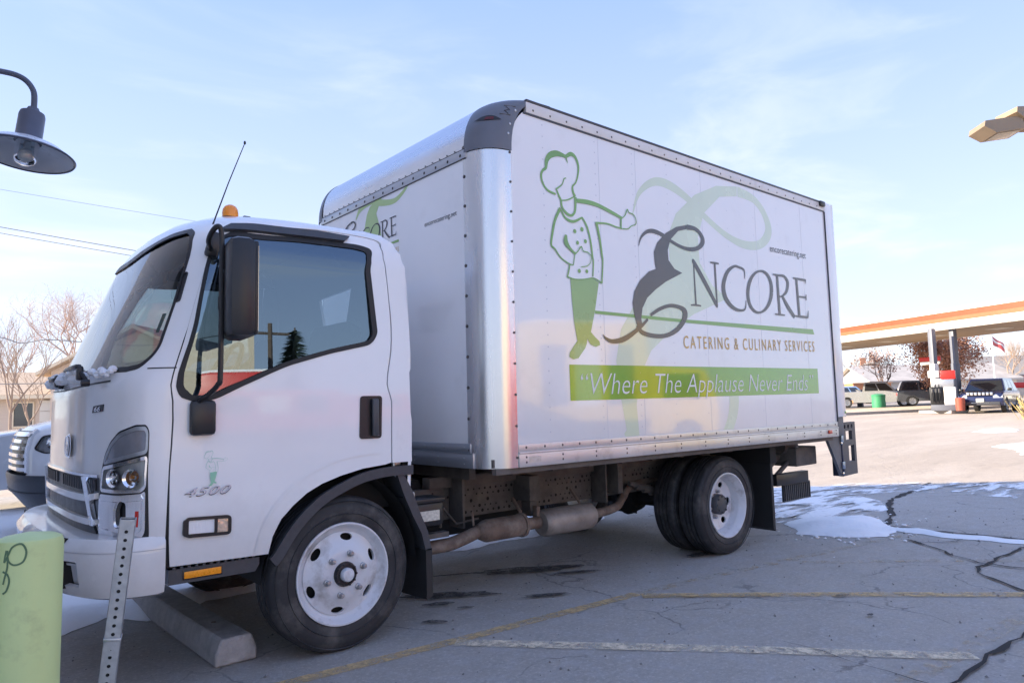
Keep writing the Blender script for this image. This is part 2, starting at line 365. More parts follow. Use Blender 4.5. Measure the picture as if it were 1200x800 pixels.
FOGH = rounded([(-.40, .775), (-.395, .875), (-.46, .885), (-.50, .84), (-.50, .775)], .02)
REAR = [(1.105, .966), (back_u(.966), .966)]+[(back_u(z), z) for z in (1.2, 1.5, 1.8, 2.0, 2.1, 2.18, 2.25, 2.30, ZT)]
WSN = [(-1.2, 1.478), (-.62, 1.474), (-.50, 1.474), (-.372, 1.487), (-.297, 1.561), (-.361, 1.799), (-.446, 2.047), (-.53, 2.165), (-.62, 2.19), (-.8, 2.175), (-1.0, 2.145), (-1.2, 2.125)]
WSR = rounded(WSN, .05, only=(3, 4, 7))
skin = MB()
outline = [(-1.2, .70), (-.085, .70)]+[(u-.006, z) for u, z in DOORF[1:]]+[(u, z+.005) for u, z in DOORT]+[(u+.005, z) for u, z in DOORB]+REAR+[(-1.2, ZT)]
# the outline steps round the windscreen along the centre line, so the hole is cut into its edge
shell_low = outline[:-1]+[(-1.2, ZT), (-1.2, 2.125)]+WSR[::-1][1:-1]+[(-1.2, 1.478)]
panel(skin, cabpt, shell_low, (inset(HEAD, .006), inset(FOGH, -.012)), 0, .016, .045, .03)
mirror_y(skin)
# the far door is cut out of the far side below, so close it with its own skin
def cab_far(u, z): x, y, q = cabpt(u, z); return (x, -y, q)
panel(skin, cab_far, [DOORF[0]]+DOORF[1:]+DOORT+DOORB+ARCH, (WINL,), 0, .016, .05, .03, flip=True)
# roof lid and back wall
row = [cabpt(u, ZT) for u in [back_u(ZT)-k*(back_u(ZT)+1.2)/24 for k in range(25)]]; row = row+[(x, -y, z) for x, y, z in row[-2::-1]]
o = len(skin.v); n = len(row); cxr = -.1
skin.v += row+[(cxr+(x-cxr)*.55, y*.55, z+.02) for x, y, z in row]+[(cxr, 0, ZT+.07)]
skin.f += [(o+i, o+i+1, o+n+i+1, o+n+i) for i in range(n-1)]+[(o+n-1, o, o+n, o+2*n-1)]+[(o+n+i, o+n+i+1, o+2*n) for i in range(n-1)]+[(o+2*n-1, o+n, o+2*n)]
def backwall(y, z):
    w = lerp(WID, z); return (lerp(BAK, z)-.03*max(0, abs(y)/w-.8)*5*.2, y, z)
bw = [(-lerp(WID, z), z) for z in (.75, 1.2, 1.8, 2.1, 2.18, 2.25, 2.30, ZT)]; bw = bw+[(-y, z) for y, z in bw[::-1]]
panel(skin, backwall, bw, ([(-.21, 1.827), (.123, 1.849), (.177, 2.051), (-.307, 2.068)],), 0, .02, .08, .06)
cab = skin.build('cab_body', PAINT, truck, 40)
# cowl line and front panel gap: dark strips set into the skin
mb = MB(); panel(mb, cabpt, [(-1.2, 1.405), (-.62, 1.425), (-.62, 1.433), (-1.2, 1.413)], (), .002, 0, .05, .02); mirror_y(mb)
panel(mb, cabpt, [(-.30, 1.478), (-.305, 1.484), (-.08, 1.487), (-.08, 1.481)], (), .0015, 0)
mb.build('panel_gap', BLACK, cab)
mb = MB(); panel(mb, cabpt, [(-.084, .70), (-.084, .79), (-.078, .79), (-.078, .70)], (), .0015, 0)
# dark strip behind the door gap
jam = [DOORF[0]]+DOORF[1:]+DOORT+DOORB
mb2 = MB()
for (a, b) in zip(jam, jam[1:]):
    m = 4
    for k in range(m):
        p = (a[0]+(b[0]-a[0])*k/m, a[1]+(b[1]-a[1])*k/m); q = (a[0]+(b[0]-a[0])*(k+1)/m, a[1]+(b[1]-a[1])*(k+1)/m)
        t = Vector((q[0]-p[0], q[1]-p[1])).normalized()*.022
        def inn(u, z): v = Vector(cabpt(u, z)); return (v.x+.004, v.y+.017, v.z)
        mb2.quad(inn(p[0]-t.y, p[1]+t.x), inn(p[0]+t.y, p[1]-t.x), inn(q[0]+t.y, q[1]-t.x), inn(q[0]-t.y, q[1]+t.x))
mb2.build('door_seal', RUB, cab, 0)
# windscreen
mb = MB(); panel(mb, cabpt, WSR, (), -.006, 0, .06, .04); mirror_y(mb); ws = mb.build('windscreen', WGLASS, truck)
mb = MB(); n_ = len(WSR); INS = inset(WSR, .019); INS = [(min(max(a, -1.2), 0) if i not in (0, n_-1) else -1.2, b) for i, (a, b) in enumerate(INS)]
OUT = inset(WSR, -.006); OUT = [(max(a, -1.2) if i not in (0, n_-1) else -1.2, b) for i, (a, b) in enumerate(OUT)]
panel(mb, cabpt, OUT+INS[::-1], (), .0025, .006, .05, .025); mirror_y(mb); mb.build('window_seal', BLACK, ws)
# stickers inside the windscreen corner
mb = MB(); panel(mb, cabpt, [(-.435, 1.66), (-.40, 1.66), (-.415, 1.755), (-.455, 1.755)], (), -.012, 0); mb.build('windscreen_sticker', M('green_sticker', (.03, .16, .13), .5), ws)
# ---- door
dpoly = [(DOORF[0][0], .575)]+DOORF[1:]+DOORT+DOORB+ARCH
dpoly = inset(dpoly, .003)
mb = MB(); panel(mb, cabpt, dpoly, (WINL,), 0, .016, .04, .025); door = mb.build('door', PAINT, truck, 40)
mb = MB(); panel(mb, lambda u, z: (lambda p: (p[0], p[1]+.024-.022*min(max((z-1.35)/.8, 0), 1), p[2]))(cabpt(u, z)), inset(WINL, -.012), (), 0, 0, .06, .04); mb.build('window', GLASS, door)
mb = MB(); panel(mb, cabpt, inset(WINL, -.022), (inset(WINL, .006),), .004, .012, .05, .02); mb.build('window_seal', RUB, door)
mb = MB(); panel(mb, cab_far, WINL, (), -.008, 0, .07, .05, flip=True); mb.build('window', GLASS, cab)
# rain visor over the window
mb = MB(); panel(mb, cabpt, [(-.30, 2.176), (-.255, 2.212), (-.117, 2.228), (.2, 2.246), (.40, 2.240), (.41, 2.206), (.2, 2.200), (-.05, 2.190), (-.22, 2.180)], (), .022, .024, .05, .02); mb.build('rain_visor', TRIM, door)
# door handle in its recess
hr = rounded([(.895, 1.108), (1.030, 1.108), (1.030, 1.343), (.895, 1.343)], .02)
mb = MB(); panel(mb, cabpt, hr, (inset(hr, .014),), .006, .01, .05, .02); panel(mb, cabpt, inset(hr, .013), (), .002, 0)
hd = mb.build('door_handle', BLACK, door)
mb = MB(); p0 = Vector(cabpt(.982, 1.225)); mb.box(p0+Vector((0, -.020, 0)), (.042, .022, .205), .009); mb.build('handle_grip', TRIM, door)
mb = MB(); p0 = Vector(cabpt(1.008, 1.133)); mb.disc(p0+Vector((0, -.005, 0)), (0, -1, 0), .011, 12, .002); mb.build('key_lock', CHROME, door)
# side marker lamp on the door
def dface(x, z): return cabpt(ufromx(x, z), z)
sl = rounded([(-.812, .700), (-.604, .692), (-.604, .783), (-.812, .792)], .022)
mb = MB(); panel(mb, dface, sl, (inset(sl, .014),), .014, .016, .05, .015); panel(mb, dface, [(-.682, .70), (-.668, .70), (-.668, .785), (-.682, .785)], (), .013, .01); lamp = mb.build('side_lamp', BLACK, door)
mb = MB(); panel(mb, dface, [(-.796, .716), (-.680, .711), (-.680, .772), (-.796, .777)], (), .008, 0); mb.build('lamp_reflector', REFL, door)
mb = MB(); panel(mb, dface, [(-.670, .709), (-.618, .707), (-.618, .768), (-.670, .770)], (), .009, 0); mb.build('lens', M('orange_clear_lens', (.80, .62, .46), .1, .5, noise=(40, .3), bump=(60, .2)), door)
# fender crease, a faint raised line above the arch
mb = MB(); crease = [(1.03, 1.03), (.80, 1.01), (.60, .94), (.46, .84), (.37, .72), (.315, .58)]
ribbon(mb, [(a, b, .012) for a, b in crease], lambda u, z: Vector(cabpt(u, z))+Vector((0, -.0035, 0))); mb.build('fender_crease', PAINT, door)
# model badge and chef emblem
mb = text_mesh('4500', lambda x, z: (dface(x, z)[0], dface(x, z)[1]-.007, z), -.812, -.606, .887, .925, shear=.45, spacing=1.1); mb.build('badge', CHROME, door, 0)
mb = text_mesh('4500', lambda x, z: (dface(x, z)[0], dface(x, z)[1]-.003, z), -.814, -.604, .883, .922, shear=.45, spacing=1.1); mb.build('badge_backing', BLACK, door, 0)
GFX={"chef":[[[1.406,2.655,0.0136],[1.331,2.67,0.0148],[1.29,2.713,0.0148],[1.279,2.762,0.0171],[1.296,2.796,0.0179],[1.322,2.817,0.0205],[1.333,2.871,0.0318],[1.366,2.912,0.0409],[1.424,2.936,0.0409],[1.482,2.937,0.0273],[1.511,2.935,0.0227],[1.562,2.962,0.0296],[1.604,2.946,0.0227],[1.629,2.894,0.0183],[1.623,2.83,0.0136],[1.6,2.772,0.0114],[1.568,2.737,0.0136],[1.571,2.699,0.0182],[1.589,2.671,0.0205]],[[1.511,2.932,0.0146],[1.52,2.91,0.0091],[1.527,2.891,0.0034]],[[1.508,2.783,0.0068],[1.488,2.775,0.0074],[1.467,2.732,0.008],[1.407,2.688,0.0114]],[[1.414,2.689,0.0106],[1.434,2.651,0.0148],[1.453,2.621,0.0159],[1.461,2.575,0.0182],[1.504,2.54,0.0193],[1.549,2.534,0.0182],[1.581,2.566,0.0171],[1.589,2.625,0.0216],[1.591,2.669,0.0227]],[[1.453,2.621,0.008],[1.514,2.635,0.0091],[1.582,2.67,0.008]],[[1.45,2.555,0.0127],[1.492,2.506,0.0158],[1.565,2.495,0.0195],[1.649,2.535,0.0122]],[[1.649,2.537,0.0122],[1.694,2.478,0.0159],[1.724,2.385,0.0159],[1.739,2.28,0.0146],[1.746,2.236,0.0118],[1.736,2.136,0.0098]],[[1.443,2.567,0.0232],[1.392,2.48,0.0205],[1.363,2.383,0.0182],[1.351,2.307,0.0148],[1.382,2.284,0.0123],[1.434,2.233,0.0102],[1.505,2.201,0.0102],[1.549,2.195,0.0068]],[[1.549,2.195,0.0068],[1.565,2.261,0.0074],[1.571,2.287,0.0079]],[[1.601,2.645,0.0273],[1.71,2.653,0.0312],[1.821,2.647,0.0268],[1.964,2.618,0.0234],[2.064,2.595,0.0182]],[[2.052,2.6,0.0166],[2.047,2.517,0.0143]],[[1.779,2.518,0.0146],[1.901,2.53,0.011],[1.988,2.521,0.0104],[2.059,2.517,0.0097]],[[2.064,2.595,0.0078],[2.099,2.624,0.0078],[2.124,2.668,0.0104],[2.143,2.649,0.0078],[2.192,2.641,0.0078],[2.218,2.607,0.0078],[2.211,2.572,0.0078],[2.164,2.552,0.0073],[2.124,2.525,0.0078],[2.062,2.518,0.0078]],[[1.789,2.521,0.0244],[1.816,2.417,0.0195],[1.834,2.301,0.0169],[1.84,2.247,0.0131],[1.823,2.098,0.0118]],[[1.823,2.098,0.0118],[1.743,2.126,0.0068],[1.639,2.108,0.0066],[1.553,2.101,0.0074],[1.487,2.11,0.011]],[[1.516,2.2,0.011],[1.502,2.148,0.011],[1.487,2.108,0.0102]],[[1.487,2.393,0.0182],[1.485,2.344,0.038],[1.519,2.306,0.0227],[1.57,2.274,0.0136]],[[1.57,2.274,0.0091],[1.598,2.297,0.0068],[1.629,2.331,0.0091],[1.649,2.303,0.0068],[1.692,2.299,0.0068],[1.719,2.283,0.0068],[1.724,2.275,0.0061],[1.716,2.233,0.0049],[1.68,2.203,0.0066],[1.622,2.191,0.0061]]],"dots":[[1.575,2.43,0.0148],[1.645,2.453,0.0158],[1.598,2.354,0.0136],[1.675,2.374,0.0146],[1.606,2.162,0.0147],[1.679,2.167,0.0137]],"legs":[[[1.518,2.101],[1.639,2.106],[1.736,2.129],[1.794,2.1],[1.747,1.905],[1.698,1.753],[1.737,1.722],[1.78,1.693],[1.785,1.668],[1.744,1.654],[1.693,1.667],[1.66,1.706],[1.655,1.676],[1.639,1.643],[1.594,1.598],[1.571,1.573],[1.522,1.564],[1.485,1.579],[1.492,1.61],[1.533,1.656],[1.565,1.687],[1.54,1.81],[1.526,1.959]]],"script":[[[2.238,2.416,0.0048],[2.271,2.484,0.017],[2.344,2.537,0.0272],[2.425,2.551,0.0323],[2.527,2.537,0.0288],[2.629,2.503,0.0252],[2.757,2.474,0.0252],[2.879,2.47,0.0323],[2.988,2.498,0.036],[3.049,2.556,0.048],[3.023,2.612,0.036],[2.95,2.646,0.0323],[2.841,2.644,0.0418]],[[2.185,1.826,0.033],[2.24,1.777,0.032],[2.371,1.758,0.032],[2.514,1.767,0.032],[2.642,1.812,0.0374],[2.734,1.883,0.0459],[2.765,1.952,0.0612],[2.72,1.989,0.034],[2.593,1.999,0.0272],[2.466,1.968,0.0272],[2.342,1.911,0.0224]],[[2.308,1.877,0.0192],[2.199,1.802,0.0288],[2.045,1.724,0.0384],[1.918,1.699,0.03],[1.848,1.715,0.0195],[1.815,1.741,0.0042]]],"scriptfill":[[[2.838,2.66],[2.703,2.625],[2.57,2.559],[2.46,2.471],[2.414,2.393],[2.419,2.316],[2.43,2.265],[2.344,2.236],[2.241,2.162],[2.169,2.074],[2.144,1.985],[2.158,1.899],[2.19,1.808],[2.242,1.817],[2.233,1.879],[2.251,1.955],[2.311,2.036],[2.415,2.108],[2.543,2.179],[2.752,2.266],[2.656,2.289],[2.586,2.348],[2.582,2.427],[2.619,2.512],[2.722,2.594],[2.835,2.626]]],"letters":[[[2.91,2.392,0.0143],[2.912,2.207,0.0179],[2.915,2.025,0.0216]],[[2.847,2.022,0.0108],[2.911,2.027,0.0162],[2.983,2.025,0.0114]],[[2.893,2.39,0.0143],[2.921,2.363,0.0405],[3.065,2.206,0.0459],[3.208,2.039,0.033]],[[3.203,2.396,0.0228],[3.205,2.213,0.0228],[3.207,2.028,0.0171]],[[3.138,2.395,0.0114],[3.206,2.397,0.0171],[3.261,2.397,0.0114]],[[3.641,2.307,0.0075],[3.64,2.382,0.0165],[3.566,2.4,0.0205],[3.488,2.4,0.0221],[3.383,2.341,0.036],[3.317,2.235,0.0485],[3.323,2.138,0.054],[3.399,2.064,0.0399],[3.511,2.029,0.0252],[3.62,2.044,0.0165],[3.644,2.121,0.0079]],[[4.071,2.226,0.0495],[4.059,2.188,0.0473],[4.039,2.152,0.0417],[4.013,2.118,0.0387],[3.982,2.089,0.0317],[3.947,2.064,0.0264],[3.909,2.046,0.0217],[3.871,2.034,0.0185],[3.832,2.029,0.0199],[3.796,2.031,0.0229],[3.763,2.041,0.0279],[3.734,2.057,0.0314],[3.71,2.078,0.0378],[3.693,2.105,0.0398],[3.682,2.136,0.0444],[3.679,2.17,0.0435],[3.683,2.206,0.0452],[3.694,2.242,0.0432],[3.712,2.278,0.0417],[3.736,2.311,0.037],[3.765,2.341,0.0303],[3.799,2.366,0.0264],[3.836,2.386,0.0217],[3.875,2.399,0.0185],[3.914,2.405,0.019],[3.951,2.404,0.024],[3.986,2.396,0.0292],[4.017,2.381,0.0346],[4.042,2.359,0.0396],[4.061,2.331,0.0457],[4.072,2.299,0.0487],[4.075,2.263,0.05],[4.071,2.226,0.0495]],[[4.185,2.396,0.0345],[4.187,2.222,0.038],[4.193,2.034,0.0363]],[[4.111,2.034,0.0121],[4.193,2.034,0.0165],[4.281,2.034,0.0126]],[[4.111,2.396,0.0121],[4.207,2.396,0.019],[4.309,2.397,0.0242],[4.368,2.345,0.0396],[4.335,2.258,0.0311],[4.246,2.206,0.0165],[4.197,2.204,0.0138]],[[4.26,2.204,0.0276],[4.346,2.116,0.0449],[4.456,2.028,0.036]],[[4.532,2.4,0.0324],[4.54,2.227,0.036],[4.549,2.043,0.0375]],[[4.468,2.399,0.0131],[4.58,2.398,0.0198],[4.702,2.399,0.0206]],[[4.703,2.407,0.0195],[4.703,2.364,0.0075]],[[4.535,2.227,0.0162],[4.699,2.233,0.0169]],[[4.697,2.259,0.0131],[4.695,2.205,0.0131]],[[4.458,2.04,0.0126],[4.572,2.04,0.0216],[4.707,2.041,0.0225]],[[4.704,2.038,0.0225],[4.725,2.106,0.0075]]],"line":[[[1.746,1.903],[2.735,1.903],[4.792,1.931],[4.815,1.882],[2.733,1.878],[1.745,1.881]]],"banner":[[[1.483,1.529],[4.836,1.554],[4.834,1.319],[1.485,1.293]]]}
YP = -1.22
def side(dy): return lambda x, z: (x, YP-dy, z)
def strokes(name, lst, mat, parent, fn, dy0=.0016, k=6, sw=1):
    mb = MB()
    for i, s in enumerate(lst): ribbon(mb, [(a, b, w*sw) for a, b, w in s], fn(dy0+i*.00018), k)
    return mb.build(name, mat, parent, 0)
# chef emblem on the door, scaled from the big one
def door_chef(dy):
    def f(x, z):
        X = -.715+(x-1.42)*.115; Z = 1.021+(z-2.37)*.118
        return (X, -.985-dy-.002, Z)
    return f
mb = MB()
for i, s in enumerate(GFX['chef']): ribbon(mb, [(a, b, w*1.1) for a, b, w in s], door_chef(.0003+i*.00015), 4)
ce = mb.build('chef_emblem', MINTP, door, 0)
mb = MB(); flat(mb, GFX['legs'][0], door_chef(.004)); mb.build('emblem_trousers', MINT, door, 0)
# vent on the pillar, drip rail, antenna, beacon
mb = MB(); vp = rounded([(-.420, 1.955), (-.378, 1.96), (-.322, 1.81), (-.362, 1.80)], .012); panel(mb, cabpt, vp, (inset(vp, .007),), .006, .008, .05, .01); panel(mb, cabpt, inset(vp, .006), (), .001, 0); mb.build('pillar_vent', BLACK, cab)
mb = MB(); mb.tube([(-.648, -.79, 2.17), (-.645, -.795, 2.24), (-.57, -.795, 2.47), (-.488, -.795, 2.70)], [.006, .004, .003, .0022], 6); an = mb.build('antenna', BLACK, truck)
mb = MB(); mb.lathe([(.0, .012), (.005, .008), (.007, 0), (.005, -.008), (0, -.01)], (-.487, -.795, 2.705), 'Z', 8); mb.build('tip', BLACK, an)
bc = node_at('beacon_light', truck, (-.46, -.5, 2.35))
mb = MB(); mb.lathe([(.052, -.03), (.052, .012), (.044, .016), (0, .016)], n=20); mb.build('base', BLACK, bc)
mb = MB(); mb.lathe([(.043, .014), (.044, .04), (.041, .062), (.032, .078), (.016, .088), (0, .090)], n=24); mb.build('amber_dome', AMBER, bc)
for xx in (-.375, -.27): 
    mb = MB(); mb.box((xx, -.52, 2.372), (.045, .03, .022), .008); mb.build('clearance_light', BLACK, cab)
# mirror
mir = node_at('mirror', truck, (0, 0, 0))
R_ = Matrix.Rotation(radians(-8), 3, 'Z')
mb = MB(); mb.box((-.640, -1.165, 1.845), (.125, .245, .47), .038, R_); mb.box((-.580, -1.165, 1.845), (.02, .215, .44), .008, R_); mb.build('mirror_housing', BLACK, mir)
mb = MB(); mb.box((-.568, -1.163, 1.845), (.004, .18, .40), .0, R_); mb.build('mirror_glass', CHROME, mir)
mb = MB(); mb.tube(catmull([(-.675, -.90, 2.06), (-.735, -1.02, 2.09), (-.742, -1.10, 2.125), (-.722, -1.125, 2.145), (-.708, -1.125, 2.10), (-.706, -1.125, 1.9), (-.705, -1.122, 1.46), (-.712, -1.11, 1.40), (-.742, -1.06, 1.352), (-.765, -1.02, 1.33), (-.770, -1.005, 1.29)], 5), .0125, 10)
mb.tube([(-.706, -1.125, 1.93), (-.66, -1.15, 1.93)], .011, 8); mb.tube([(-.706, -1.125, 1.76), (-.66, -1.15, 1.76)], .011, 8)
mb.lathe([(.016, -.03), (.016, .03)], (-.706, -1.125, 1.78), 'Z', 10); mb.build('mirror_arm', BLACK, mir)
mb = MB(); mb.box((-.745, -1.005, 1.248), (.118, .045, .165), .02); mb.build('mirror_bracket', BLACK, mir)
mb = MB(); mb.box((-.682, -.925, 2.10), (.06, .05, .13), .015, Matrix.Rotation(radians(14), 3, 'Y')); mb.build('mirror_bracket', BLACK, mir)
# ---- front lamps
hl = node_at('headlight', truck)
for sgn in (1, -1):
    if sgn == -1: hl = node_at('headlight', truck)
    def fin(mb):
        if sgn == -1: mb.v = [(x, -y, z) for x, y, z in mb.v]; mb.f = [q[::-1] for q in mb.f]
        return mb
    GK = rounded([(-.204, .715), (-.203, 1.195), (-.23, 1.224), (-.325, 1.224), (-.488, 1.195), (-.575, 1.149), (-.632, 1.092), (-.658, 1.04), (-.692, .92), (-.712, .80), (-.712, .715), (-.66, .699), (-.30, .699)], .02)
    mb = MB(); panel(mb, cabpt, GK, (inset(HEAD, .006), inset(FOGH, -.012)), .0018, 0, .05, .02); fin(mb).build('lamp_gasket', BLACK, hl)
    mb = MB(); panel(mb, cabpt, inset(TURN, -.002), (inset(TURN, .016),), .006, .012, .05, .015); fin(mb).build('turn_lamp_bezel', STEELG, hl)
    mb = MB(); panel(mb, cabpt, inset(TURN, .015), (), .003, 0); fin(mb).build('turn_lamp', LENSG, hl)
    mb = MB(); panel(mb, cabpt, inset(HEAD, -.004), (inset(HEAD, .012),), .007, .02, .05, .015); fin(mb).build('headlight_bezel', CHROME, hl)
    mb = MB(); panel(mb, cabpt, inset(HEAD, .007), (), -.014, 0); fin(mb).build('reflector', REFL, hl)
    mb = MB()
    for uu in (-.34, -.52):
        q = Vector(cabpt(uu, .985)); d = (Vector(cabpt(uu+.01, .985))-Vector(cabpt(uu-.01, .985))).cross(Vector((0, 0, 1))).normalized()
        mb.lathe([(.010, .0), (.030, .012), (.042, .026)], (0, 0, 0), 'Z', 16); k = 48
        Q = Vector((0, 0, 1)).rotation_difference(d)
        mb.v[-k:] = [tuple(Q @ Vector(p)+q-d*.013) for p in mb.v[-k:]]
    fin(mb).build('lamp_bowl', CHROME, hl)
    mb = MB(); q = Vector(cabpt(-.36, .985)); mb.box(q+Vector((.008, .01, .004)), (.02, .03, .02), .006); fin(mb).build('amber_bulb', AMBER, hl)
    mb = MB(); panel(mb, cabpt, inset(HEAD, .010), (), .004, 0); fin(mb).build('lens', LENS, hl)
    mb = MB(); hole = FOGH
    panel(mb, cabpt, FOG, (hole,), .010, .022, .04, .015)
    panel(mb, cabpt, inset(FOG, .03), (inset(hole, -.012),), .016, .008, .04, .015); fin(mb).build('chrome_surround', CHROME, hl)
    mb = MB(); panel(mb, cabpt, inset(hole, -.01), (), -.02, 0); fin(mb).build('lamp_recess', BLACK, hl)
    mb = MB(); panel(mb, cabpt, [(-.285, .77), (-.275, .84), (-.305, .84), (-.312, .77)], (), .018, .004); fin(mb).build('side_reflector', REDL, hl)
# ---- grille, emblem and badge on the front panel
gr = node_at('grille', truck)
GO = rounded([(-1.2, .775), (-.74, .775), (-.705, .80), (-.690, .99), (-1.2, .99)], .02, only=(1, 2, 3))
mb = MB(); panel(mb, cabpt, GO, (), .003, .0); mirror_y(mb); mb.build('grille_mesh', BLACK, gr)
def pair(mb, nm, mat, parent, sm=35):
    mb.build(nm, mat, parent, sm); m2 = MB(); m2.v = [(x, -y, z) for x, y, z in mb.v]; m2.f = [q[::-1] for q in mb.f]; return m2.build(nm, mat, parent, sm)
def frontbar(poly, off, mat, nm, sk=.02):
    mb = MB(); panel(mb, cabpt, poly, (), off, sk, .05, .02)
    if min(p[0] for p in poly) > -1.19: return pair(mb, nm, mat, gr)
    mirror_y(mb); return mb.build(nm, mat, gr)
frontbar([(-1.2, .868), (-.80, .873), (-.70, .888), (-.70, .915), (-.80, .905), (-1.2, .90)], .022, PAINT, 'grille_bar')
frontbar([(-1.2, .765), (-.80, .765), (-.70, .772), (-.70, .792), (-.80, .795), (-1.2, .795)], .022, PAINT, 'grille_bar')
frontbar([(-.72, .765), (-.76, .765), (-.86, .985), (-.80, .985)], .026, CHROME, 'grille_strut')
frontbar([(-1.2, .985), (-.69, .985), (-.69, .997), (-1.2, .997)], .012, CHROME, 'grille_lip')
mb = MB()
for k in range(18):
    u = -1.185+k*.026; panel(mb, cabpt, [(u, .92), (u+.008, .92), (u+.008, .975), (u, .975)], (), .010, .008, .2, .2)
mirror_y(mb); mb.build('grille_fins', TRIM, gr)
# black apron under the grille
mb = MB(); panel(mb, cabpt, [(-1.2, .70), (-.28, .70), (-.28, .708), (-.70, .712), (-.76, .765), (-1.2, .765)], (), .012, .02, .05, .03); mirror_y(mb); mb.build('front_apron', BLACK, truck)
def front(y, z, off=0):
    u = -UF
    lo, hi = -UF, 0.0
    for _ in range(40):
        m = (lo+hi)/2
        if abs(cabpt(m, z)[1]) < abs(y): lo = m
        else: hi = m
    p = cabpt(lo, z); return Vector((p[0]-off, -abs(p[1]) if y < 0 else abs(p[1]), z))
mb = MB()
for k, (r, h) in enumerate(((.062, .006), (.055, .014))): mb.lathe([(r, -h-.002), (r-.006, -h-.006), (r-.012, -h-.002)], front(-.25, 1.12), 'X', 28)
mb.build('emblem_ring', CHROME, gr)
mb = MB(); mb.disc(front(-.25, 1.12, .006), (-1, 0, 0), .056, 28, .006); mb.build('emblem_disc', TRIM, gr)
mb = MB(); mb.box(front(-.25, 1.12, .016), (.006, .022, .085), .002); mb.box(front(-.25, 1.12, .015), (.006, .085, .02), .002); mb.build('emblem_mark', CHROME, gr)
mb = MB(); panel(mb, cabpt, [(-.806, 1.283), (-.672, 1.290), (-.664, 1.322), (-.79, 1.315)], (), .004, .004, .2, .02); bd = mb.build('badge_backing', BLACK, gr)
mb = text_mesh('66', lambda x, z: Vector(cabpt(x, z))+Vector((-.006, -.004, 0)), -.775, -.70, 1.289, 1.313, shear=.3); mb.build('badge', CHROME, gr, 0)
# ---- bumper
BW = [(.455, .94, -1.255), (.47, .985, -1.285), (.52, .995, -1.305), (.62, 1.0, -1.325), (.675, 1.0, -1.33), (.70, .998, -1.326), (.712, .99, -1.318), (.722, .97, -1.295), (.728, .93, -1.23), (.730, .86, -1.12)]
def bump_pt(u, z, far=False):
    r = [(q[0], q[1]) for q in BW]; w = lerp(r, z); xf = lerp([(q[0], q[2]) for q in BW], z); xs = -.895 if z < .722 else -.895+(z-.722)*6; a = xs-xf
    t = min(max(-u, 0), 1); th = t*pi/2; nn = 2.75
    if u > 0: return (xs, -w, z)
    return (xs-a*max(sin(th), 0)**(2/nn), -w*max(cos(th), 0)**(2/nn), z)
slot = rounded([(-.46, .515), (-.46, .628), (-.60, .628), (-.60, .515)], .015)
bm_ = MB()
panel(bm_, bump_pt, [(-1, .455), (0, .455), (0, .6), (0, .722), (-.5, .722), (-1, .722)], (slot,), 0, .02, .03, .02)
for (za, zb) in ((.722, .730),):
    m = 30
    o = len(bm_.v)
    for k in range(m+1):
        a = Vector(bump_pt(-k/m, za)); b = Vector(bump_pt(-k/m, zb)); c = Vector((min(-1.08, b.x+.1) if k > m*.3 else b.x+.05, b.y*.9, .731)); bm_.v += [tuple(a), tuple(b), (max(-1.10, b.x) if k/m > .3 else max(-.93, b.x), b.y*.86, .7315)]
    for k in range(m):
        for j in range(2): bm_.f.append((o+3*k+j, o+3*k+3+j, o+3*k+4+j, o+3*k+1+j))
mirror_y(bm_)
bumper = bm_.build('bumper', PAINT, truck, 45)
mb = MB(); panel(mb, bump_pt, inset(slot, -.01), (), -.035, 0); panel(mb, bump_pt, [(-.46, .60), (-.46, .61), (-.60, .61), (-.60, .60)], (), -.02, .02, .2, .05); pair(mb, 'tow_recess', M('recess_grey', (.62, .63, .65), .5), bumper)
mb = MB(); ribbon(mb, [(-k/24, .668, .004) for k in range(25)], lambda u, z: Vector(bump_pt(u, z))*1.0+Vector((-.0012, -.0012, 0))); mb.build('bumper_crease', M('crease_grey', (.5, .5, .52), .4), bumper)
mb = MB(); mb.span((-1.08, -.93, .60), (-.90, .93, .715)); mb.span((-1.25, -.7, .5), (-.95, .7, .72)); mb.build('bumper_bracket', DARK, truck)
# ---- wipers, snow on the cowl
for (a, b, c, d) in (((-1.165, -.66, 1.425), (-1.20, -.58, 1.50), (-1.175, -.12, 1.515), (-1.13, .25, 1.53)), ((-1.15, .10, 1.44), (-1.19, .15, 1.47), (-1.17, .50, 1.50), (-1.08, .80, 1.50))):
    mb = MB(); mb.tube(catmull([a, b, c], 4), [.010]*9, 8); mb.tube([(c[0]+.02, c[1]-.30, c[2]-.01), c, d], .008, 6); mb.lathe([(.0, -.03), (.016, -.027), (.019, -.01), (.016, .008), (0, .010)], a, 'X', 14); mb.box(((a[0]+b[0])/2-.01, (a[1]+b[1])/2, (a[2]+b[2])/2+.01), (.028, .045, .07), .01); mb.box((b[0], b[1]+.03, b[2]+.004), (.030, .16, .022), .008); mb.build('wiper', BLACK, truck)
mb = MB(); rr = random.Random(4)
for k in range(70):
    y = rr.uniform(-.80, .82); p = front(y, 1.452+rr.uniform(0, .03)); r = rr.uniform(.009, .026)*(1.5 if y > -.35 else 1)
    if -.60 < y < -.42 and rr.random() < .6: continue
    mb.lathe([(0, r*.8), (r*.6, r*.6), (r, 0), (r*.7, -r*.5), (0, -r*.6)], p+Vector((-.015-rr.random()*.02, 0, rr.uniform(-.008, .02))), 'Z', 7)
SNOWM = M('snow', (.90, .91, .93), .75, noise=(20, .05), bump=(45, .4))
tag(mb.build('cowl_snow', SNOWM, truck), kind='stuff')
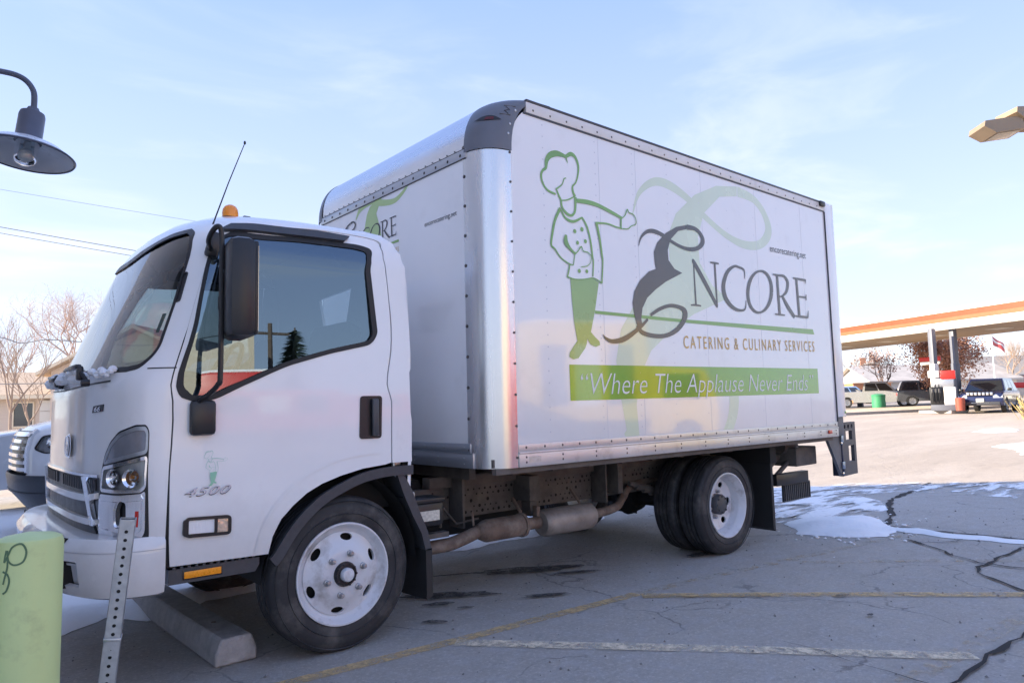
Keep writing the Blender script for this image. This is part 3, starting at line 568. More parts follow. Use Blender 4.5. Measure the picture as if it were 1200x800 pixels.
# ---- step below the door and arch flare
mb = MB(); st = [(-.872, .492), (-.872, .560), (-.455, .558), (-.455, .525), (-.475, .492)]
mb.prism(st, lambda p: (p[0], -.962, p[1]), lambda p: (p[0], -.78, p[1])); 
for k in range(12): mb.box((-.85+k*.033, -.955, .566), (.014, .03, .012), .003)
stp = mb.build('cab_step', TRIM, truck, fix=True)
mb = MB(); mb.box((-.722, -.9635, .527), (.168, .008, .032), .003); mb.build('amber_reflector', M('amber_reflector', (.95, .33, .01), .3, noise=(90, .15)), stp)
mb = MB(); mb.box((-.722, -.9630, .527), (.178, .006, .042), .002); mb.build('reflector_frame', BLACK, stp)
FL = [(.42, .945), (.25, .945), (.10, .925), (-.02, .885), (-.14, .83), (-.24, .755), (-.32, .67), (-.39, .57), (-.415, .545)]
mb = MB(); P = catmull([(a, b, 0) for a, b in FL], 5); o = len(mb.v); wd = []
for i, p in enumerate(P):
    a, b = P[max(i-1, 0)], P[min(i+1, len(P)-1)]; t = (b-a).normalized(); nn_ = Vector((t.y, -t.x, 0)); 
    if nn_.y > 0: nn_ = -nn_
    q = p+nn_*.052; f0 = p
    mb.v += [(f0.x, -.975, f0.y), (f0.x, -.998, f0.y), (q.x, -.996, q.y), (q.x, -.76, q.y)]
for i in range(len(P)-1):
    for j in range(3): mb.f.append((o+4*i+j, o+4*i+4+j, o+4*i+5+j, o+4*i+1+j))
mb.build('arch_flare', TRIM, truck, 50, fix=True)
mb = MB()   # splash guard behind the wheel
for p in ((.30, .90, .36, .91), ):
    gp = [(.32, .90), (.36, .905), (.42, .80), (.475, .66), (.525, .55), (.545, .45), (.505, .45), (.48, .55), (.42, .66), (.36, .79)]
    mb.prism(gp, lambda q: (q[0], -.985, q[1]), lambda q: (q[0], -.72, q[1]))
mb.build('splash_guard', TRIM, truck, fix=True)
mb = MB(); mb.prism([(.505, .455), (.548, .46), (.552, .19), (.51, .175)], lambda q: (q[0]+.0, -.985, q[1]), lambda q: (q[0]-.02, -.72, q[1])); mb.build('mud_flap', RUB, truck, fix=True)
# wheel housing and cab floor, dark
mb = MB(); mb.span((-1.05, -.72, .55), (.42, .72, .70)); mb.span((-1.0, -.93, .70), (-.50, .93, .76))
mb.span((-.44, -.80, .70), (.42, .80, .96)); mb.span((.37, -.96, .76), (.41, .96, 1.0)); mb.build('cab_floor', DARK, truck)
mb = MB(); arc = [(-.46, .45)]+[(-.46*cos(a), .405+.53*sin(a)) for a in [k*pi/20 for k in range(21)]]+[(.46, .45)]
arc = [(-.45*cos(k*pi/20), .42+.51*sin(k*pi/20)) for k in range(21)]
for s_ in (1,):
    o = len(mb.v); mb.v += [(x, -.965, z) for x, z in arc]+[(x, -.62, z) for x, z in arc]; n = len(arc)
    mb.f += [(o+i, o+i+1, o+n+i+1, o+n+i) for i in range(n-1)]; mb.f.append(tuple(range(o+n, o+2*n)))
mb.build('wheel_housing', DARK, truck)
# ---- cab interior
it = node_at('interior', truck)
mb = MB(); mb.box((-.86, 0, 1.30), (.42, 1.74, .30), .08); mb.box((-.72, -.42, 1.42), (.20, .46, .14), .05); mb.span((-.9, -.9, .96), (.36, .9, 1.02)); mb.build('dashboard', CLOTH, it)
for y in (-.48, .50):
    mb = MB(); mb.box((-.13, y, 1.16), (.50, .50, .16), .06); mb.box((.14, y, 1.50), (.15, .48, .60), .06, Matrix.Rotation(radians(12), 3, 'Y')); mb.build('seat', SEAT, it)
mb = MB(); Q = Matrix.Rotation(radians(-62), 3, 'Y'); ring = [Vector((-.50, -.48, 1.47))+Q @ Vector((.205*cos(a), .205*sin(a), 0)) for a in [k*2*pi/28 for k in range(29)]]
mb.tube(ring, .014, 8, False)
for a in (0.5, 2.6, 4.7): mb.tube([ring[int(a/2/pi*28)], (-.52, -.48, 1.46)], .012, 6)
mb.tube([(-.51, -.48, 1.465), (-.72, -.48, 1.34)], .03, 8); mb.build('steering_wheel', BLACK, it)
mb = MB(); mb.box((-.62, -.45, 2.13), (.02, .44, .15), .008, Matrix.Rotation(radians(50), 3, 'Y')); mb.box((-.62, .45, 2.13), (.02, .44, .15), .008, Matrix.Rotation(radians(50), 3, 'Y')); mb.build('sun_visor', SEAT, it)
mb = MB(); mb.box((-.70, 0, 2.06), (.03, .25, .075), .012); mb.tube([(-.70, 0, 2.08), (-.76, 0, 2.17)], .008, 6); mb.build('rear_view_mirror', BLACK, it)
mb = MB(); mb.box((-.70, .30, 1.475), (.22, .30, .012)); mb.build('paper', M('paper', (.7, .7, .66), .7), it)
# headliner and pillars inside, so that daylight does not leak through thin skin
mb = MB()
def inner(u, z):
    x, y, q = cabpt(u, z); k = .955; return (x*k-.0, y*k, q-.02)
panel(mb, inner, [(-1.2, 2.17), (-.6, 2.215), (-.2, 2.235), (back_u(2.24), 2.24), (back_u(ZT), ZT), (-1.2, ZT)], (), 0, 0, .1, .08); mirror_y(mb)
mb.build('headliner', SEAT, it)
# ---- wheels
def disc_panel(mb, prof, r0, r1, holes, c, n=40, flip=1):
    """wheel disc: height over radius from prof, with round holes cut through it"""
    out = [(r1*cos(2*pi*k/n), r1*sin(2*pi*k/n)) for k in range(n)]
    hs = [[(hx+rx*cos(2*pi*k/14)*ca-ry*sin(2*pi*k/14)*sa, hz+rx*cos(2*pi*k/14)*sa+ry*sin(2*pi*k/14)*ca) for k in range(14)] for hx, hz, rx, ry, ca, sa in holes]
    panel(mb, lambda a, b: (c[0]+a, c[1]-lerp(prof, sqrt(a*a+b*b)), c[2]+b), out, hs, 0, .012, .022, .018)
def tyre(mb, yo, wdt=.225, R=.405, ri=.262):
    yi = yo+wdt; gv = []
    pr = [(ri-.012, yo+.018), (ri, yo+.006), (ri+.03, yo-.001), (ri+.075, yo-.006), (R-.048, yo+.000), (R-.022, yo+.008), (R-.008, yo+.018), (R-.001, yo+.034)]
    g = .007
    for yc in (.075, .1125, .150):
        pr += [(R+.001, yo+yc-.010), (R-.012, yo+yc-.008), (R-.012, yo+yc+.003), (R+.001, yo+yc+.005)]
    pr += [(R-.001, yi-.034), (R-.008, yi-.018), (R-.048, yi), (ri+.03, yi), (ri-.012, yi-.018)]
    mb.lathe(pr, (0, 0, 0), 'Y', 64)
    # shallow rings moulded on the sidewall
    for r in (ri+.052, ri+.118): mb.lathe([(r-.003, yo-.004), (r, yo-.0085), (r+.003, yo-.004)], (0, 0, 0), 'Y', 64)
def hub_nuts(parent, r, y, n=6, a0=0.26):
    for k in range(n):
        a = a0+2*pi*k/n; mb = MB(); mb.lathe([(.0175, 0), (.0175, -.010), (.013, -.012), (.013, -.028), (.010, -.032), (0, -.033)], (r*cos(a), y, r*sin(a)), 'Y', 8)
        mb.build('wheel_nut', NUTM, parent, 25)
NUTM = M('wheel_nut_steel', (.40, .40, .41), .35, .8, noise=(60, .2))
def front_wheel(x, yo, mirror=False):
    w = node_at('wheel', truck, (x, 0 if not mirror else 0, .402)); 
    if mirror: w.scale = (1, 1, 1)
    mb = MB(); tyre(mb, yo); 
    ob = [mb.build('tyre', TYRE, w, 40)]
    mb = MB(); mb.lathe([(.262, yo+.02), (.268, yo+.004), (.266, yo-.003), (.258, yo-.004), (.250, yo+.006), (.240, yo+.026), (.226, yo+.040), (.214, yo+.044), (.212, yo+.18), (.262, yo+.21)], (0, 0, 0), 'Y', 64)
    prof = [(0, .006), (.115, .006), (.140, -.002), (.165, -.020), (.200, -.036), (.218, -.040)]
    prof = [(0, .010), (.120, .010), (.138, .002), (.160, -.014), (.195, -.030), (.216, -.036)]
    hs = []
    for k in range(6):
        a = radians(22+60*k); hs.append((.190*cos(a), .190*sin(a), .019, .036, cos(a), sin(a)))
    disc_panel(mb, prof, 0, .216, hs, (0, yo, 0)); rim = mb.build('rim', RIM, w, 40)
    mb = MB(); mb.disc((0, yo+.075, 0), (0, -1, 0), .215, 30); mb.build('brake_drum', DARK, w)
    hub_nuts(w, .108, yo-.009)
    mb = MB(); mb.lathe([(.066, yo-.008), (.064, yo-.020), (.058, yo-.030), (.050, yo-.031)], (0, 0, 0), 'Y', 28)
    for k in range(10): a = 2*pi*k/10; mb.box((.056*cos(a), yo-.028, .056*sin(a)), (.010, .016, .010), .002)
    mb.disc((0, yo-.026, 0), (0, -1, 0), .052, 20); mb.build('hub', BLACK, w)
    mb = MB(); mb.lathe([(.036, yo-.020), (.036, yo-.046), (.031, yo-.054), (.018, yo-.058), (0, yo-.058)], (0, 0, 0), 'Y', 24); mb.build('hub_cap', RIM, w)
    return w
front_wheel(0, -.966)
wf = node_at('wheel', truck, (0, 0, .402)); mb = MB(); tyre(mb, .74); mb.build('tyre', TYRE, wf, 40); mb = MB(); mb.lathe([(.25, .76), (.22, .80), (.1, .86), (0, .86)], (0, 0, 0), 'Y', 24); mb.build('rim', RIM, wf)
WB = 3.4507
def rear_wheel(yo, full):
    w = node_at('wheel', truck, (WB, 0, .402)); mb = MB(); tyre(mb, yo); mb.build('tyre', TYRE, w, 40)
    if not full:
        mb = MB(); mb.lathe([(.26, yo+.01), (.24, yo+.05), (.22, yo+.10), (.15, yo+.12), (0, yo+.12)], (0, 0, 0), 'Y', 24); mb.build('rim', RIM, w); return w
    mb = MB(); mb.lathe([(.262, yo+.02), (.268, yo+.004), (.266, yo-.003), (.258, yo-.004), (.249, yo+.008), (.238, yo+.030), (.228, yo+.045), (.224, yo+.06), (.220, yo+.105), (.213, yo+.120)], (0, 0, 0), 'Y', 64)
    prof = [(0, -.128), (.125, -.128), (.150, -.126), (.185, -.116), (.214, -.112)]
    hs = [(.170*cos(a), .170*sin(a), .024, .030, cos(a), sin(a)) for a in [radians(4+60*k) for k in range(6)]]
    disc_panel(mb, prof, 0, .215, hs, (0, yo, 0)); rim = mb.build('rim', RIM, w, 40)
    mb = MB(); mb.disc((0, yo+.17, 0), (0, -1, 0), .215, 30); mb.build('brake_drum', DARK, w)
    mb = MB(); mb.lathe([(.085, yo+.128), (.085, yo+.075), (.076, yo+.062), (.058, yo+.058), (0, yo+.055)], (0, 0, 0), 'Y', 28)
    for k in range(8): a = 2*pi*k/8; mb.lathe([(.008, yo+.06), (.008, yo+.050), (0, yo+.050)], (.066*cos(a), 0, .066*sin(a)), 'Y', 8)
    mb.build('hub', TRIM, w); hub_nuts(w, .108, yo+.128)
    return w
rear_wheel(-1.073, True); rear_wheel(-.812, False); rear_wheel(.585, False); rear_wheel(.848, False)
# ------------------------------------------------------------------ cargo box
XB, R, HW, Z0, Z1 = .816, .195, 1.22, .896, 3.23
XS, XE = 5.167, 5.351                       # end of the side sheet, end of the rear frame
ZC, RN = 2.889, .341                        # where the corner cap starts, radius of the roof nose
box = node_at('cargo_box', truck)
mb = MB(); arc_ = [(XB+R+RN-sqrt(RN*RN-(z-ZC)**2)+.004, z) for z in [ZC+.256*k/8 for k in range(9)]]
mb.prism([(XB+R, 1.03), (XS, 1.03), (XS, 3.145)]+arc_[::-1], lambda q: (q[0], -HW, q[1]), lambda q: (q[0], -HW+.03, q[1]))
# far side, floor and roof close the box
sp = mb.build('side_sheet', PANEL, box, fix=True)
mb = MB(); mb.span((XB+R, HW-.03, .92), (XS, HW, 3.2)); mb.build('side_sheet', PANEL, box)
mb = MB(); mb.span((XB+RN, -HW+.004, 3.20), (XE, HW-.004, 3.238)); mb.build('roof', PANEL, box)
mb = MB(); mb.span((XB+.05, -HW+.05, .90), (XE-.02, HW-.05, .95)); mb.build('floor', FRAME, box)
mb = MB(); mb.span((XB, -HW+R, 1.045), (XB+.03, HW-R, ZC-.05)); mb.build('front_sheet', PANEL, box)
# rolled corner posts
def post(sg):
    mb = MB(); n = 16; o = 0
    for k in range(n+1):
        a = pi/2*k/n; x = XB+R-R*cos(a); y = sg*(HW-R+R*sin(a)); mb.v += [(x, y, Z0), (x, y, ZC+.02)]
    for k in range(n): mb.f.append((2*k, 2*k+2, 2*k+3, 2*k+1))
    mb.v += [(XB+R+.012, sg*(HW+.002), Z0), (XB+R+.012, sg*(HW+.002), ZC-.02), (XB-.002, sg*(HW-R-.028), Z0), (XB-.002, sg*(HW-R-.028), ZC-.01)]
    b = len(mb.v)-4; mb.f += [(2*n, b, b+1, 2*n+1), (0, 1, b+3, b+2)]
    mb.f.append(tuple([2*k for k in range(n+1)]))
    return mb.build('corner_post', ALU, box, 50)
post(-1); post(1)
mb = MB()
for z in [Z0+.06+k*.19 for k in range(11)]:
    mb.disc((XB+R+.005, -HW-.004, z), (0, -1, 0), .008, 8, .004); mb.disc((XB-.004, -HW+R+.018, z+.05), (-1, 0, 0), .011, 8, .005)
tag(mb.build('post_rivets', FRAME, box), kind='stuff')
# roof nose and its lip
def nose(z): return XB+RN-sqrt(max(RN*RN-(z-ZC)**2, 0))
mb = MB(); n = 18; ys = [-HW+R+.0+k*(2*HW-2*R)/14 for k in range(15)]
for k in range(n+1):
    a = pi/2*k/n; z = ZC+(RN+.008)*sin(a)**.9+.002
    for y in ys: mb.v.append((XB+RN-RN*max(cos(a), 0)**.75, y, z))
for k in range(n):
    for j in range(14): p = k*15+j; mb.f.append((p, p+15, p+16, p+1))
mb.build('roof_nose', ALUH, box, 60)
mb = MB(); mb.span((XB-.006, -HW+R-.01, ZC-.055), (XB+.02, HW-R+.01, ZC+.004), .002); mb.build('nose_lip', RAILF, box)
mb = MB()
for k in range(15): mb.disc((XB-.007, -HW+R+.05+k*.138, ZC-.03), (-1, 0, 0), .011, 8, .005)
for k in range(24): mb.disc((XB-.003, -HW+R+.03+k*.085, ZC+.016), (-1, 0, .02), .006, 6, .004)
mb.span((XB-.0075, -HW+R, ZC-.059), (XB, HW-R, ZC-.054)); mb.span((XB-.0068, -HW+R, ZC+.002), (XB, HW-R, ZC+.006)); tag(mb.build('lip_rivets', BLACK, box), kind='stuff')
# moulded corner caps
def cap(sg):
    mb = MB(); nz_, na = 14, 14; e = .007
    for i in range(nz_+1):
        ps = pi/2*i/nz_; z = ZC-.022+(RN+.036)*sin(ps)**.9
        base = XB+RN-(RN+e)*max(cos(ps), 0)**.75
        for k in range(na+3):
            if k == 0: x, y = base, -(HW-R)+.012
            elif k == na+2: x, y = base+R+.022, -(HW+e)
            else: a = pi/2*(k-1)/na; x, y = base+R-R*cos(a), -(HW-R)-(R+e)*sin(a)
            mb.v.append((x, y*-sg if sg > 0 else y, z))
    m = na+3
    for i in range(nz_):
        for k in range(m-1): p = i*m+k; mb.f.append((p, p+1, p+m+1, p+m))
    t = len(mb.v); mb.v.append((XB+RN+.3, (-(HW-R)+.05)*(-sg if sg > 0 else 1), Z1+.01))
    for k in range(m-1): mb.f.append((nz_*m+k, nz_*m+k+1, t))
    c = mb.build('corner_cap', CAPM, box, 50, fix=True)
    if sg < 0:
        def cs(a, z):   # cap surface by corner angle and height
            s9 = min(max((z-ZC+.022)/(RN+.036), 0), 1)**(1/.9); b = XB+RN-(RN+e)*sqrt(1-s9*s9)**.75; an = radians(a); return (b+R-R*cos(an), -(HW-R)-(R+e)*sin(an), z)
        mb = MB(); sl = [(16+52*t, ZC+.168+.030*sin(pi*t)) for t in [k/14 for k in range(15)]]+[(68-52*t, ZC+.168-.006*sin(pi*t)) for t in [k/14 for k in range(15)]]
        panel(mb, lambda a, z: cs(a*100, z), [(a/100, z) for a, z in sl], (), .003, 0, .03, .02); mb.build('marker_slot', BLACK, box)
        mb = MB(); panel(mb, lambda a, z: cs(a*100, z), [(.36, ZC+.166), (.54, ZC+.166), (.52, ZC+.186), (.38, ZC+.186)], (), .005, 0, .03, .02); mb.build('marker_lens', M('dark_red_lens', (.10, .01, .01), .2), box)
        for pts in ([(.02, .03), (.06, .0), (.03, -.02), (.07, -.05)], [(.0, .045), (.085, .045)], [(.01, -.062), (.09, -.062)]):
            mb = MB(); mb.tube([cs(58+a*260, ZC+.248+b*.62) for a, b in pts], .0042, 6); mb.build('cap_emblem', TRIM, box)
        mb = MB()
        for q in ((87, .085), (87, .15), (86, .25)): mb.disc(Vector(cs(q[0], ZC+q[1]))+Vector((0, -.002, 0)), (0, -1, 0), .008, 10, .004)
        mb.build('cap_screws', STEELG, box)
cap(-1); cap(1)
# top rail: white upper band over a dark joint
mb = MB(); mb.span((XB+RN+.0, -HW-.010, 3.150), (XS, -HW+.02, 3.222), .003); mb.build('top_rail', M('cream_rail', (.74, .71, .68), .35, noise=(4, .04), dirt=((.45, .36, .28), 7, .55, .8, .5)), box)
mb = MB(); mb.span((XB+RN-.02, -HW-.006, 3.139), (XS, -HW+.01, 3.151)); mb.span((XB+RN, -HW-.013, 3.222), (XS, -HW+.02, 3.240), .004); mb.build('rail_joint', TRIM, box)
mb = MB()
for k in range(26): mb.disc((XB+RN+.06+k*.152, -HW-.0105, 3.175+.0*(k % 2)), (0, -1, 0), .008, 8, .004)
tag(mb.build('top_rail_rivets', FRAME, box), kind='stuff')
mb = MB(); mb.box((XS-.055, -HW-.018, 3.212), (.10, .03, .055), .012); mb.build('top_marker_light', BLACK, box)
# bottom rail in two steps
mb = MB(); mb.span((XB+R+.012, -HW-.006, .985), (XS, -HW+.03, 1.036), .002); mb.span((XB+R+.012, -HW-.012, Z0), (XS, -HW+.03, .984), .003); mb.span((XB+R+.014, -HW-.016, .976), (XS-.001, -HW, .988), .002); mb.build('bottom_rail', RAIL, box)
mb = MB()
for k in range(27): mb.disc((XB+R+.075+k*.155, -HW-.0065, 1.014), (0, -1, 0), .0085, 8, .005)
for k in range(14):
    for dz in (.925, .956): mb.disc((XB+R+.07+k*.31, -HW-.0125, dz), (0, -1, 0), .0075, 8, .005)
tag(mb.build('bottom_rail_rivets', FRAME, box), kind='stuff')
mb = MB(); mb.span((XB-.006, -HW+R, .99), (XB+.02, HW-R, 1.045), .002); mb.span((XB-.010, -HW+R-.03, Z0), (XB+.02, HW-R+.03, .985), .003); mb.span((XB-.013, -HW+R-.03, .981), (XB, HW-R+.03, .989)); mb.build('front_bottom_rail', RAILF, box)
mb = MB()
for k in range(9):
    mb.disc((XB-.007, -HW+R+.06+k*.22, 1.02), (-1, 0, 0), .011, 8, .006)
    for dz in (.92, .955): mb.disc((XB-.011, -HW+R+.06+k*.28, dz), (-1, 0, 0), .008, 8, .006)
tag(mb.build('front_rail_rivets', STEELG, box), kind='stuff')
mb = MB(); mb.box((4.985, -HW-.014, .947), (.075, .012, .035), .003); mb.build('side_marker', REDL, box)
mb = MB(); mb.span((1.105, -HW-.0135, .925), (1.20, -HW-.011, .958)); mb.build('maker_plate', STEELG, box)
# rivet seams of the side sheet, faint
mb = MB()
for x in (1.30, 1.80, 2.20, 2.61, 3.02, 3.42, 3.83, 4.24, 4.64, 5.05):
    for k in range(27):
        if x in (1.30, 1.8, 2.2, 2.61) or k % 2: mb.disc((x, -HW-.0004, 1.10+k*.077), (0, -1, 0), .0055, 7, .0022)
tag(mb.build('sheet_rivets', M('painted_rivets', (.56, .56, .60), .4), box), kind='stuff')
mb = MB()
for x in (1.80, 2.20, 3.02, 3.83, 4.64): mb.span((x+.035, -HW-.0008, 1.037), (x+.038, -HW, 3.139))
mb.build('sheet_seams', M('seam_shade', (.60, .60, .64), .35), box)
# rear frame
mb = MB(); mb.span((XS+.004, -HW-.012, 1.082), (XE, -HW+.09, Z1+.01), .006); mb.span((XS+.004, HW-.09, 1.082), (XE, HW+.012, Z1+.01), .006); mb.span((XS+.01, -HW, 3.1), (XE-.002, HW, Z1+.004)); mb.build('rear_frame', PAINT, box)
mb = MB(); mb.span((XS, -HW-.0135, 1.04), (XS+.006, -HW+.01, Z1-.09)); mb.build('rear_joint', TRIM, box)
mb = MB(); mb.span((XE-.05, -HW+.09, .95), (XE-.02, HW-.09, 3.1)); mb.build('rear_door', PANEL, box)
mb = MB(); mb.box((XE-.02, -HW-.014, 1.125), (.022, .008, .022), .003); mb.build('green_tag', GREEN, box)
# ---- graphics
def ghost_fn(dy):
    a, b, c, d, e, f = GHA
    return lambda x, z: (a*x+b*z+c, YP-dy, d*x+e*z+f)
GHA = (2.323, 0.060, -3.154, -0.283, 2.585, -2.960)
mb = MB(); gsc = 2.25
for i, s in enumerate(GFX['script'][:2]):
    f = ghost_fn(.0006+i*.00012); a, b, c, d, e, g = GHA
    P = catmull(s, 7); mbp = [(*f(p.x, p.y)[::2], p.z*gsc) for p in P]
    ribbon(mb, mbp, side(.0006+i*.00012), smooth=False)
flat(mb, [(ghost_fn(0)(x, z)[0], ghost_fn(0)(x, z)[2]) for x, z in GFX['scriptfill'][0]], side(.00095))
mb.v = [(x, y, z if z > 1.30 else 1.30-(1.30-z)*1.35) for x, y, z in mb.v]
go_ = mb.build('ghost_initial', GHOST, box, 0)
bm = bmesh.new(); bm.from_mesh(go_.data)
for zc_, nz_ in ((1.0375, -1), (3.138, 1)): bmesh.ops.bisect_plane(bm, geom=bm.verts[:]+bm.edges[:]+bm.faces[:], plane_co=(0, 0, zc_), plane_no=(0, 0, nz_), clear_outer=True)
bm.to_mesh(go_.data); bm.free()
strokes('chef_emblem', GFX['chef'], GREEN, box, side, .0034)
mb = MB()
for x, z, r in GFX['dots']: mb.disc((x, YP-.0030, z), (0, -1, 0), r*1.0, 14, .0002)
mb.build('coat_buttons', GREEN, box, 0)
mb = MB(); flat(mb, GFX['legs'][0], side(.0028)); mb.build('emblem_trousers', GREENT, box, 0)
mb = MB(); flat(mb, GFX['line'][0], side(.0022)); mb.build('underline', GREEN, box, 0)
mb = MB(); flat(mb, GFX['scriptfill'][0], side(.0045)); mb.build('script_initial', ILLUM, box, 0)
strokes('script_flourish', GFX['script'], ILLUM, box, side, .0048, 8)
strokes('serif_lettering', GFX['letters'], ILLUM, box, side, .0030)
mb = MB(); flat(mb, GFX['banner'][0], side(.0018)); mb.build('slogan_banner', BANNER, box, 0)
def sl(x, z): t = (x-1.61)/3.0; return (x, YP-.0034, z+.017*t)
mb = text_mesh('\u201cWhere The Applause Never Ends\u201d', sl, 1.585, 4.735, 1.330, 1.474, shear=.24, cap='E', thin=.012); mb.build('slogan_lettering', WPRINT, box, 0)
def ct(x, z): t = (x-2.73)/2.06; return (x, YP-.0032, z+.038*t)
mb = text_mesh('CATERING & CULINARY SERVICES', ct, 2.73, 4.80, 1.678, 1.775, cap='E', spacing=1.35); mb.build('trade_lettering', GOLD, box, 0)
mb = text_mesh('encorecatering.net', lambda x, z: (x, YP-.0032, z+.010*(x-4.08)/.66), 4.086, 4.742, 2.603, 2.665, cap='d'); mb.build('web_lettering', ILLUM, box, 0)
# the same device, smaller, on the front sheet
def fmap(dx):
    return lambda x, z: (XB-dx, -.19+(4.73-x)*.365, 2.513+(z-2.04)*.378)
mb = MB()
for i, s in enumerate(GFX['letters']+GFX['script']): ribbon(mb, [(a, b, w) for a, b, w in s], fmap(.0022+i*.00015), 4)
flat(mb, GFX['scriptfill'][0], fmap(.0060)); mb.build('front_lettering', M('blue_black_print', (.03, .035, .045), .4), box, 0)
mb = MB(); flat(mb, GFX['line'][0], fmap(.0016)); mb.build('front_underline', GREEN, box, 0)
mb = MB(); rib = [(-.35, 2.842, .02), (-.27, 2.795, .03), (-.146, 2.765, .04), (.05, 2.80, .05), (.20, 2.855, .05)]
ribbon(mb, rib, lambda y, z: (XB-.0010, y, min(z, ZC-.062))); ribbon(mb, [(.15, 2.84, .05), (.273, 2.835, .05), (.36, 2.81, .04), (.42, 2.75, .012)], lambda y, z: (XB-.0012, y, min(z, ZC-.062)))
flat(mb, [(.115, 2.83), (.02, 2.83), (.10, 2.73), (.06, 2.64), (.02, 2.52), (-.05, 2.42), (.35, 2.42), (.30, 2.6), (.245, 2.75), (.20, 2.80)], lambda y, z: (XB-.0014, y, z)); mb.build('front_ghost_initial', M('pale_lime_print', (.45, .60, .26), .4), box, 0)
mb = text_mesh('encorecatering.net', lambda y, z: (XB-.002, -y, z), .55, .921, 2.489, 2.522, cap='d'); mb.v = [(x, y, z) for x, y, z in mb.v]; mb.build('front_web_lettering', M('blue_black_print_small', (.03, .035, .045), .4), box, 0)
mb = text_mesh('CATERING & CULINARY SERVICES', lambda x, z: fmap(.0018)(x, z), 2.73, 4.80, 1.70, 1.79, cap='E', spacing=1.3); mb.build('front_trade_lettering', GOLD, box, 0)

# ------------------------------------------------------------------ chassis
ch = node_at('chassis', truck)
for sg in (-1, 1):
    mb = MB(); y = sg*.43; mb.span((-.9, y-.004, .506), (4.9, y+.004, .722)); mb.span((-.9, y, .714), (4.9, y-sg*.07, .722)); mb.span((-.9, y, .506), (4.9, y-sg*.07, .514)); mb.build('frame_rail', FRAME, ch)
    mb = MB(); mb.span((XB+.06, y-.045, .724), (5.1, y+.045, .800), .004); mb.build('body_sill', M('sill_brown', (.12, .098, .083), .75, noise=(7, .3), dirt=((.19, .16, .135), 5, .5, .75, .6)), ch)
mb = MB(); hr_ = random.Random(11)
for k in range(78):
    x = .9+k*.05
    for z in (.536, .572, .655, .690):
        if hr_.random() < .78: mb.disc((x+(.025 if z in (.572, .69) else 0), -.4345, z), (0, -1, 0), hr_.choice((.007, .007, .009, .012)), 7)
    if hr_.random() < .25: mb.disc((x, -.4345, .612), (0, -1, 0), .013, 8)
tag(mb.build('rail_holes', M('hole_dark', (.008, .007, .007), .9), ch), kind='stuff')
mb = MB()
for k in range(12): x = XB+.15+k*.37; mb.span((x, -.80, .802), (x+.05, .80, .896))
mb.span((XB+.05, -HW+.02, .86), (5.1, -HW+.06, .896)); mb.build('cross_bearers', M('bearer_brown', (.11, .092, .08), .8, noise=(6, .3), dirt=((.19, .16, .135), 5, .5, .72, .6)), ch)
for pa, pb in (((1.055, -.60, .46), (1.075, -.44, .84)), ((2.47, -.60, .48), (2.49, -.44, .80)), ((1.64, -.62, .58), (1.74, -.44, .76)), ((1.66, -.60, .47), (1.72, -.50, .575)), ((2.62, -.60, .54), (2.68, -.44, .80))):
    mb = MB(); mb.span(pa, pb, .004); mb.build('hanger', FRAME, ch)
mb = MB(); mb.span((1.0, -.34, .50), (4.6, .34, .66)); mb.span((.5, -.30, .36), (1.9, .36, .56), .05); mb.span((XB+.1, .38, .40), (2.4, .95, .80), .05); mb.span((-.7, -.38, .46), (.9, .38, .8), .06); mb.build('driveline', DARK, ch)
mb = MB(); mb.tube([(WB, -.80, .402), (WB, .80, .402)], .075, 12); mb.lathe([(0, -.17), (.12, -.13), (.18, 0), (.12, .13), (0, .17)], (WB, 0, .402), 'Y', 18); mb.tube([(0, -.8, .40), (0, .8, .40)], .05, 10); mb.build('axle', DARK, ch)
for sg in (-1, 1):
    mb = MB()
    for j in range(5): L_ = .62-.09*j; mb.tube([(WB-L_, sg*.53, .50+.10*(L_/.62)**2-.012*j), (WB-L_/2, sg*.53, .50+.03*(L_/.62)-.012*j), (WB, sg*.53, .49-.012*j), (WB+L_/2, sg*.53, .50+.03*(L_/.62)-.012*j), (WB+L_, sg*.53, .50+.10*(L_/.62)**2-.012*j)], .022, 6)
    mb.build('leaf_spring', FRAME, ch)
ex = node_at('exhaust', truck); EY = -.75
def xz(pts, y=EY): return [(a, y, b) for a, b in pts]
mb = MB(); mb.tube(catmull([(.45, EY+.25, .50), (.60, EY+.05, .415), (.80, EY, .408), (.93, EY, .425), (1.05, EY, .452), (1.14, EY, .455)], 6), .042, 14); mb.build('front_pipe', RUST, ex)
mb = MB(); mb.lathe([(.045, 1.06), (.072, 1.12), (.074, 1.14), (.074, 1.40), (.076, 1.42), (.050, 1.47), (.042, 1.50)], (0, EY, .455), 'X', 22); mb.tube([(1.46, EY, .455), (1.60, EY, .452)], .042, 14); mb.lathe([(.060, 1.425), (.082, 1.43), (.082, 1.45), (.060, 1.455)], (0, EY, .455), 'X', 18); mb.build('catalytic_converter', RUST, ex)
mb = MB(); mb.lathe([(0, 1.615), (.078, 1.62), (.094, 1.64), (.096, 1.66), (.096, 2.08), (.094, 2.11), (.078, 2.13), (0, 2.135)], (0, EY, .442), 'X', 26); mb.build('muffler', M('muffler_steel', (.26, .225, .20), .55, .3, noise=(7, .3), dirt=((.40, .36, .32), 6, .45, .7, .7)), ex)
mb = MB(); mb.tube(catmull([(2.10, EY+.02, .435), (2.45, EY+.05, .455), (2.7, EY+.18, .50), (2.95, EY+.30, .56), (3.4, EY+.35, .58), (4.2, EY+.34, .46)], 5), .034, 12); mb.build('tail_pipe', RUST, ex)
